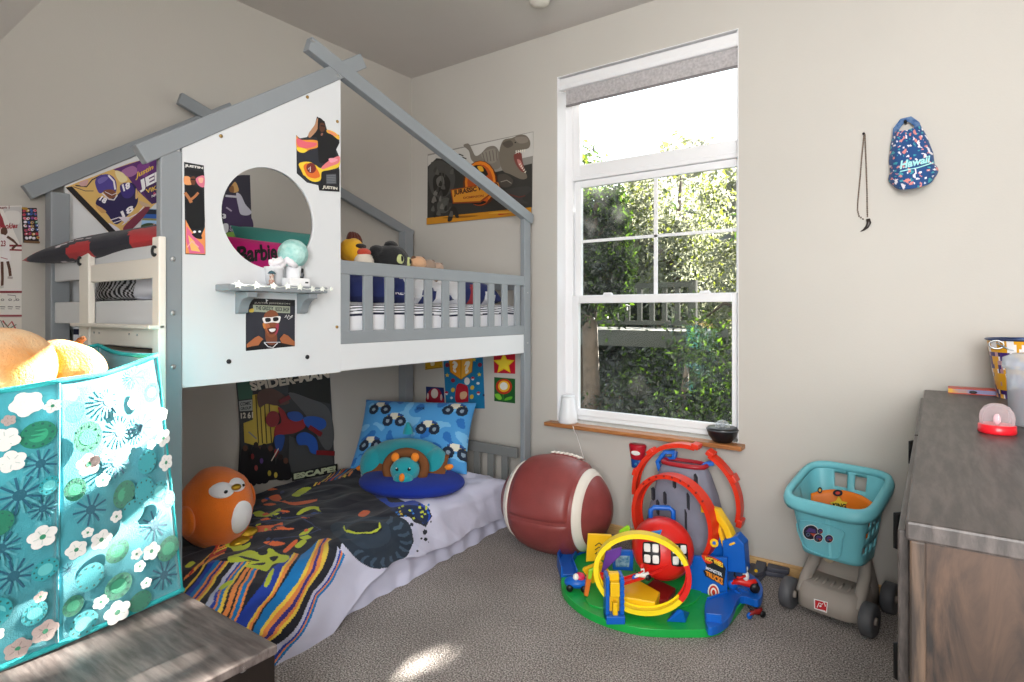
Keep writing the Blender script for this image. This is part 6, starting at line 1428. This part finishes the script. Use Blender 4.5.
M_hnd = mat('handle_black', '#1c1c1e', .4, metal=.5)
for ci, (y0, y1) in enumerate(((-1.868, -1.02), (-1.01, -.162))):
    for ri, z0 in enumerate((.06, .335, .61)):
        d = MB().box((2.910, y0 + .004, z0 + .004), (2.926, y1 - .004, z0 + .262)).build('drawer_front', W_top if ri == 2 else W_edge, dr, bevel=.003)
        yc = (y0 + y1) / 2; h = MB().tube([(2.912, yc, z0 + .09), (2.890, yc, z0 + .095), (2.890, yc, z0 + .165), (2.912, yc, z0 + .17)], .007, 8); h.build('handle', M_hnd, d)
# things on the dresser
gq = at(997, 433, 'z', .9); sg_ = thing('snow_dome', 'small clear plastic dome with a red base on the dresser', 'snow globe', (gq.x, gq.y, .9))
MB().lathe([(0, 0), (.037, 0), (.039, .004), (.038, .020), (.035, .022), (0, .018)], 32, Matrix.Translation((gq.x, gq.y, .9005))).build('base', mat('dome_red', '#d81e2a', .3), sg_)
dm_ = MB().lathe([(.035, .022), (.036, .038), (.033, .053), (.025, .065), (.013, .072), (0, .074)], 32, Matrix.Translation((gq.x, gq.y, .9005))).build('dome', thinglass('dome_clear', '#fbf1f4', .14), sg_)
MB().ell((gq.x, gq.y, .934), (.008, .008, .014), 14).build('figure', mat('dome_pale', '#d8b8c0', .6), sg_)
bq = CAM + ray(1026, 398) * 2.06; bq.z = .9; bu = thing('party_bucket', 'purple and gold patterned metal bucket with blue inside at the back of the dresser', 'bucket', (bq.x, bq.y, .9))
def bkc(i, k):
    n = noise.noise(Vector((k * .23, i * .55, 1.7))); n2 = noise.noise(Vector((k * .31 + 7, i * .6, 4.2)))
    if abs(n) < .05: return '#f0ecee'
    if i >= 11: return '#e2a21c' if n2 > -.1 else '#f0ecee'
    return '#e0a01e' if n > .12 else ('#3f2168' if n2 > -.12 else ('#b88a90' if n2 < -.25 else '#2a1a45'))
pr = [(.078 + (.108 - .078) * k / 14, .205 * k / 14) for k in range(15)]
MB().lathe([(0, 0), (.078, 0)] + pr, 96, Matrix.Translation((bq.x, bq.y, .9005)), lambda i, k: bkc(i - 2, k)).build('wall', PLASC, bu)
MB().lathe([(.104, .203), (.075, .01), (0, .01)], 48, Matrix.Translation((bq.x, bq.y, .9005))).build('lining', mat('bucket_blue', '#1e5aa8', .35), bu); MB().tube([(bq.x + .11 * math.cos(t), bq.y + .11 * math.sin(t), 1.106) for t in [2 * PI * k / 48 for k in range(48)]], .004, 8, closed=True).build('rim', mat('bucket_rim', '#3a4a72', .3, metal=.6), bu)
hq = bq + Vector((-.085, -.078, .195)); MB().tube([hq + Vector((.02 * math.cos(t), -.004, -.006 + .014 * math.sin(t))) for t in [2 * PI * k / 16 for k in range(16)]], .003, 6, closed=True).build('handle_ear', M_steel, bu)
MB().tube([hq + Vector((0, -.006, 0)), hq + Vector((.03, -.012, -.02)), hq + Vector((.08, -.02, -.03)), hq + Vector((.13, -.01, -.03)), hq + Vector((.17, .0, -.01))], .003, 6).build('wire_handle', M_steel, bu)
tq = CAM + ray(1043, 430) * 1.56; tq.z = .9; tb = thing('clear_tub', 'clear plastic lidded tub at the edge of the frame on the dresser', 'container', (tq.x, tq.y, .9))
M_cl = thinglass('tub_clear', '#e6ebf0', .28)
MB().lathe([(.066, 0), (.07, .004), (.076, .15), (.078, .155)], 40, Matrix.Translation((tq.x, tq.y, .9005))).build('wall', M_cl, tb); MB().lathe([(.083, .15), (.085, .155), (.083, .178), (.06, .19), (0, .19)], 40, Matrix.Translation((tq.x, tq.y, .9005))).build('lid', M_cl, tb)
MB().lathe([(0, .002), (.063, .002), (.066, .09), (0, .095)], 30, Matrix.Translation((tq.x, tq.y, .9005))).build('contents', mat('tub_contents', '#3a4458', .6, col2='#8a4a5a', vscale=50), tb)
b0, b1 = at(948, 391, 'y', -.16), at(1004, 395, 'y', -.16)
bk = thing('picture_book', 'colourful picture book lying flat behind the bucket at the wall end of the dresser', 'book', ((b0.x + b1.x) / 2, -.14, .9))
MB().box((b0.x, -.20, .9005), (b1.x + .08, -.132, .9035)).build('cover', mat('book_red', '#c0442e', .4), bk); MB().box((b0.x + .002, -.198, .9035), (b1.x + .08, -.133, .918)).build('pages', mat('book_mauve', '#8f8fb8', .5, col2='#d8a04a', vscale=14), bk); MB().box((b0.x, -.2, .918), (b1.x + .08, -.132, .921)).build('cover', mat('book_red'), bk)
MB().ell(((b0.x * .55 + b1.x * .45), -.1985, .909), (.012, .002, .006), 12).build('cover_spot', BLK, bk); MB().box((b0.x, -.2005, .9035), (b0.x + .012, -.196, .918)).build('spine_end', mat('book_yellow', '#e0b030', .4), bk)
# ================================================================ LOW CABINET AND HAMPER IN FRONT
W_cab = woodmat('espresso_top', '#544b49', '#776d6a', (3, 24, 8), 2.4, .6, .38); W_cf = mat('espresso_front', '#1f1815', .45, var=.15, vscale=5, stretch=(12, 12, 1)); W_ce = woodmat('espresso_edge', '#5a504b', '#80746d', (3, 30, 30), 2, .6)
cb = thing('low_cabinet', 'low dark espresso cabinet at the foot of the bunk carrying the hamper', 'cabinet', (1.28, -2.5, 0))
CX0, CX1, CY0, CY1, CZ_ = .84, 1.70, -2.86, -2.122, .42
MB().box((CX0, CY0, CZ_ - .022), (CX1, CY1, CZ_)).build('top', W_cab, cb, bevel=.003); MB().box((CX1 - .02, CY0 + .004, .0), (CX1 - .004, CY1 - .004, CZ_ - .022)).build('end_panel', W_cf, cb, bevel=.002); MB().box((CX0 + .004, CY0 + .004, 0), (CX0 + .02, CY1 - .004, CZ_ - .022)).build('end_panel', W_cf, cb, bevel=.002)
MB().box((CX0 + .02, CY1 - .016, .0), (CX1 - .02, CY1 - .006, CZ_ - .022)).build('back_panel', W_cf, cb); MB().box((CX0 + .02, CY0 + .006, .0), (CX1 - .02, CY0 + .02, CZ_ - .022)).build('front_panel', W_cf, cb); MB().box((CX0 + .02, CY0 + .02, .03), (CX1 - .02, CY1 - .016, .05)).build('bottom_panel', W_cf, cb)
p = at(243, 668, 'x', CX1 - .004); MB().lathe([(0, .004), (.004, .004), (.005, .002), (.008, .003), (.010, .001), (.010, -.002)], 18, Matrix.Translation(p) @ Matrix.Rotation(PI / 2, 4, 'Y')).build('cam_bolt', M_steel, cb)
hp_ = thing('laundry_hamper', 'teal flower print fabric hamper standing on the low dark cabinet', 'hamper', (1.1, -2.4, .42))
Zb = .4215
bot = [Vector((1.254, -2.127, Zb)), Vector((1.300, -2.43, Zb)), Vector((1.318, -2.70, Zb)), Vector((.905, -2.74, Zb)), Vector((.87, -2.14, Zb))]
top = [Vector((1.225, -2.183, 1.083)), Vector((1.315, -2.432, 1.043)), Vector((1.235, -2.68, 1.03)), Vector((.90, -2.70, 1.05)), Vector((.875, -2.2, 1.10))]
def side(i, bul=.012):
    a, b, c, d = bot[i], bot[(i + 1) % 5], top[(i + 1) % 5], top[i]; nrm = (b - a).cross(d - a).normalized(); 
    if nrm.dot((a + b) / 2 - Vector((1.1, -2.42, Zb))) < 0: nrm = -nrm
    def fn(u, v):
        p = (a * (1 - u) + b * u) * (1 - v) + (d * (1 - u) + c * u) * v
        wv = bul * math.sin(PI * u) * math.sin(PI * v) + .006 * noise.noise(p * 9) * math.sin(PI * u) + .004 * math.sin(PI * u * 3 + 2 * v) * v
        p = p + nrm * wv; p.z -= .012 * math.sin(PI * u) * v; return p
    return fn, nrm
M_tealf = mat('teal_fabric', '#3c9fae', .85, var=.18, vscale=9, bump=.25, bscale=420, sheen=1); M_trim = mat('turquoise_trim', '#2fb3b8', .8, bump=.4, bscale=300)
hg = MB()
for i in range(5):
    fn, nrm = side(i); hg.grid(fn, 20, 24)
hg.add(bot, [(0, 1, 2, 3, 4)]); hb_ = hg.build('fabric_body', M_tealf, hp_, weld=True, fix=True)
so = hb_.modifiers.new('Cloth', 'SOLIDIFY'); so.thickness = .004; so.offset = -1
rn = random.Random(21)
for i in (0, 1):
    fn, nrm = side(i); W_, H_ = (bot[(i + 1) % 5] - bot[i]).length, .65
    A = Art(lambda x, y: fn(min(.999, max(.001, x / W_)), min(.995, max(.005, 1 - y / H_))), nrm if nrm.x > 0 else -nrm, (0, 0, 1), .00006)
    A.k = 8; placed = []
    def flower(x, y, r, kind):
        if kind == 'w':
            rot = rn.uniform(0, 2); col = '#f4f4f2' if rn.random() < .8 else '#b9a8a4'
            pts = []
            for k in range(30):
                t = 2 * PI * k / 30; rr = r * (.74 + .26 * abs(math.cos(2.5 * (t + rot))) ** .8); pts.append((x + rr * math.cos(t), y + rr * math.sin(t) * .92))
            A.poly(col, pts); A.ell('#27906a', x, y, r * .2); 
            for k in range(5): A.line('#c9d8d4' if col == '#f4f4f2' else '#8f807e', [(x + r * .25 * math.cos(rot + k * 1.257), y + r * .25 * math.sin(rot + k * 1.257)), (x + r * .6 * math.cos(rot + k * 1.257), y + r * .6 * math.sin(rot + k * 1.257))], r * .06)
        elif kind == 'b':
            for k in range(18):
                t = 2 * PI * k / 18; A.line('#4fa6b4' if k % 2 else '#0d5c78', [(x + r * .3 * math.cos(t), y + r * .3 * math.sin(t)), (x + r * math.cos(t), y + r * math.sin(t))], r * .12)
            A.ell('#0d6076', x, y, r * .3)
        else:
            A.ell('#0f7f62' if kind == 'g' else '#18a2ae', x, y, r, r * .9, rn.uniform(0, 90)); A.ell('#2aa57c' if kind == 'g' else '#5cc7cc', x, y, r * .55, r * .5)
            for k in range(10): t = 2 * PI * k / 10; A.ell('#0b5f58', x + r * .78 * math.cos(t), y + r * .74 * math.sin(t), r * .08)
    for kind, r0, r1, cnt in (('b', .035, .045, 9), ('g', .03, .04, 8), ('t', .026, .036, 9), ('w', .026, .036, 15), ('w', .014, .02, 14)):
        for _ in range(cnt):
            for _t in range(30):
                x, y, r = rn.uniform(.02, W_ - .02), rn.uniform(.03, H_ - .03), rn.uniform(r0, r1)
                r = min(r, x - .003, W_ - x - .003, y - .003, H_ - y - .003)
                if r < .008: continue
                if all(math.hypot(x - a, y - b) > (r + c) * (.92 if kind == 'w' else .8) for a, b, c in placed): placed.append((x, y, r)); flower(x, y, r, kind); break
    A.build('flower_print', mat('hamper_print', rough=.85, vcol=True, bump=.2, bscale=420, sheen=1), hb_)
def edge_line(i, v): fn, nrm = side(i); return [fn(k / 16, v) for k in range(17)]
rim_ = []; 
for i in range(5): rim_ += edge_line(i, 1)[:-1]
MB().tube(rim_, .006, 8, closed=True).build('rim_binding', M_trim, hb_)
bl_ = []
for i in range(5): bl_ += [p + Vector((0, 0, .007)) for p in edge_line(i, 0)[:-1]]
MB().tube(bl_, .007, 8, closed=True).build('bottom_binding', M_trim, hb_)
for i in (0, 1, 2, 3, 4): MB().tube([side(i)[0](0, k / 12) for k in range(13)], .0035, 6).build('corner_piping', M_trim if i != 1 else M_tealf, hb_)
# plush things heaped in the hamper
M_pump = mat('pumpkin_plush', '#ef8a26', .95, col2='#f6c684', vscale=9, bump=.5, bscale=160, sheen=.2); M_cream = mat('cream_orange_plush', '#f3d2a6', .95, col2='#ee9a48', vscale=6, bump=.5, bscale=160, sheen=.2)
def pumpkin(label, c, r, m, M=None):
    t = thing('stuffed_plush', label, 'plush toy', (c[0], c[1], c[2] - r[2])); g = MB(); n = 48; vs = []
    for i in range(25):
        ph_ = PI * i / 24
        for k in range(n):
            a = 2 * PI * k / n; q = (1 - .07 * abs(math.cos(4 * a)) ** 3 * math.sin(ph_)); vs.append(Vector(c) + (M or Matrix()) @ Vector((r[0] * q * math.sin(ph_) * math.cos(a), r[1] * q * math.sin(ph_) * math.sin(a), r[2] * math.cos(ph_) * (1 - .1 * math.exp(-(math.sin(ph_) / .3) ** 2)))))
    fs = [(i * n + k, (i + 1) * n + k, (i + 1) * n + (k + 1) % n, i * n + (k + 1) % n) for i in range(24) for k in range(n)]
    g.add(vs, fs, None, True).build('body', m, t); p = Vector(c) + (M or Matrix()) @ Vector((0, 0, r[2] * .9)); MB().tube([p, p + (M or Matrix()) @ Vector((.004, 0, .012)), p + (M or Matrix()) @ Vector((.012, .004, .02))], [.012, .009, .007], 8).build('stem', M_br, t)
pumpkin('big cream and orange ribbed plush heaped highest in the hamper', (1.145, -2.525, 1.045), (.128, .148, .112), M_cream, Matrix.Rotation(.5, 4, 'X'))
pumpkin('orange ribbed plush behind the cream one in the hamper', (1.09, -2.345, 1.055), (.08, .095, .072), M_pump, Matrix.Rotation(-.4, 4, 'X'))
# ================================================================ LIGHT + CAMERA
wd = bpy.data.worlds.new('sky'); scn.world = wd; wd.use_nodes = True
bg = wd.node_tree.nodes['Background']; bg.inputs['Color'].default_value = (.86, .93, 1, 1); bg.inputs['Strength'].default_value = 2.6
def light(name, typ, loc, e, col=(1, 1, 1), rot=None, **k):
    l = bpy.data.lights.new(name, typ); l.energy = e; l.color = col
    for a, b in k.items(): setattr(l, a, b)
    o = bpy.data.objects.new(name, l); COL.objects.link(o); o.location = loc
    if rot is not None: o.rotation_mode = 'QUATERNION'; o.rotation_quaternion = Vector(rot).to_track_quat('-Z', 'Y')
    return o
light('sun', 'SUN', (5, 20, 12), 62, (1, .95, .86), -SUN, angle=.009)
light('rear_fill', 'AREA', (3.45, RB + .03, 1.6), 108, (1, .99, .98), (-.05, 1, 0), shape='RECTANGLE', size=1.4, size_y=1.7, spread=math.radians(142))  # added fill behind the camera; the rear wall has no window
lp_ = light('window_sky_portal', 'AREA', (1.69, .165, 1.57), 20, (.93, .97, 1), (0, -1, 0), shape='RECTANGLE', size=1.0, size_y=1.95); lp_.data.cycles.is_portal = True
light('overhead_fill', 'POINT', (2.3, -2.3, 2.6), 9, (1, .975, .94), shadow_soft_size=.2)  # added fill point with no fixture here, brightens the bed panel
cd = bpy.data.cameras.new('camera'); cam = bpy.data.objects.new('camera', cd); COL.objects.link(cam)
cam.location = CAM; cam.rotation_euler = (PI / 2, 0, YAW)
cd.sensor_width = 36; cd.lens = 36 * FPX / 1024; cd.shift_y = -(341 - HZ) / 1024; cd.clip_start = .02; cd.clip_end = 200
scn.camera = cam
scn.view_settings.view_transform = 'Standard'; scn.view_settings.look = 'None'; scn.view_settings.exposure = 0; scn.view_settings.gamma = 1
scn.view_settings.use_curve_mapping = False
scn.cycles.max_bounces = 8; scn.cycles.diffuse_bounces = 5; scn.cycles.transparent_max_bounces = 12; scn.cycles.caustics_reflective = False; scn.cycles.caustics_refractive = False
scn.cycles.sample_clamp_indirect = 6
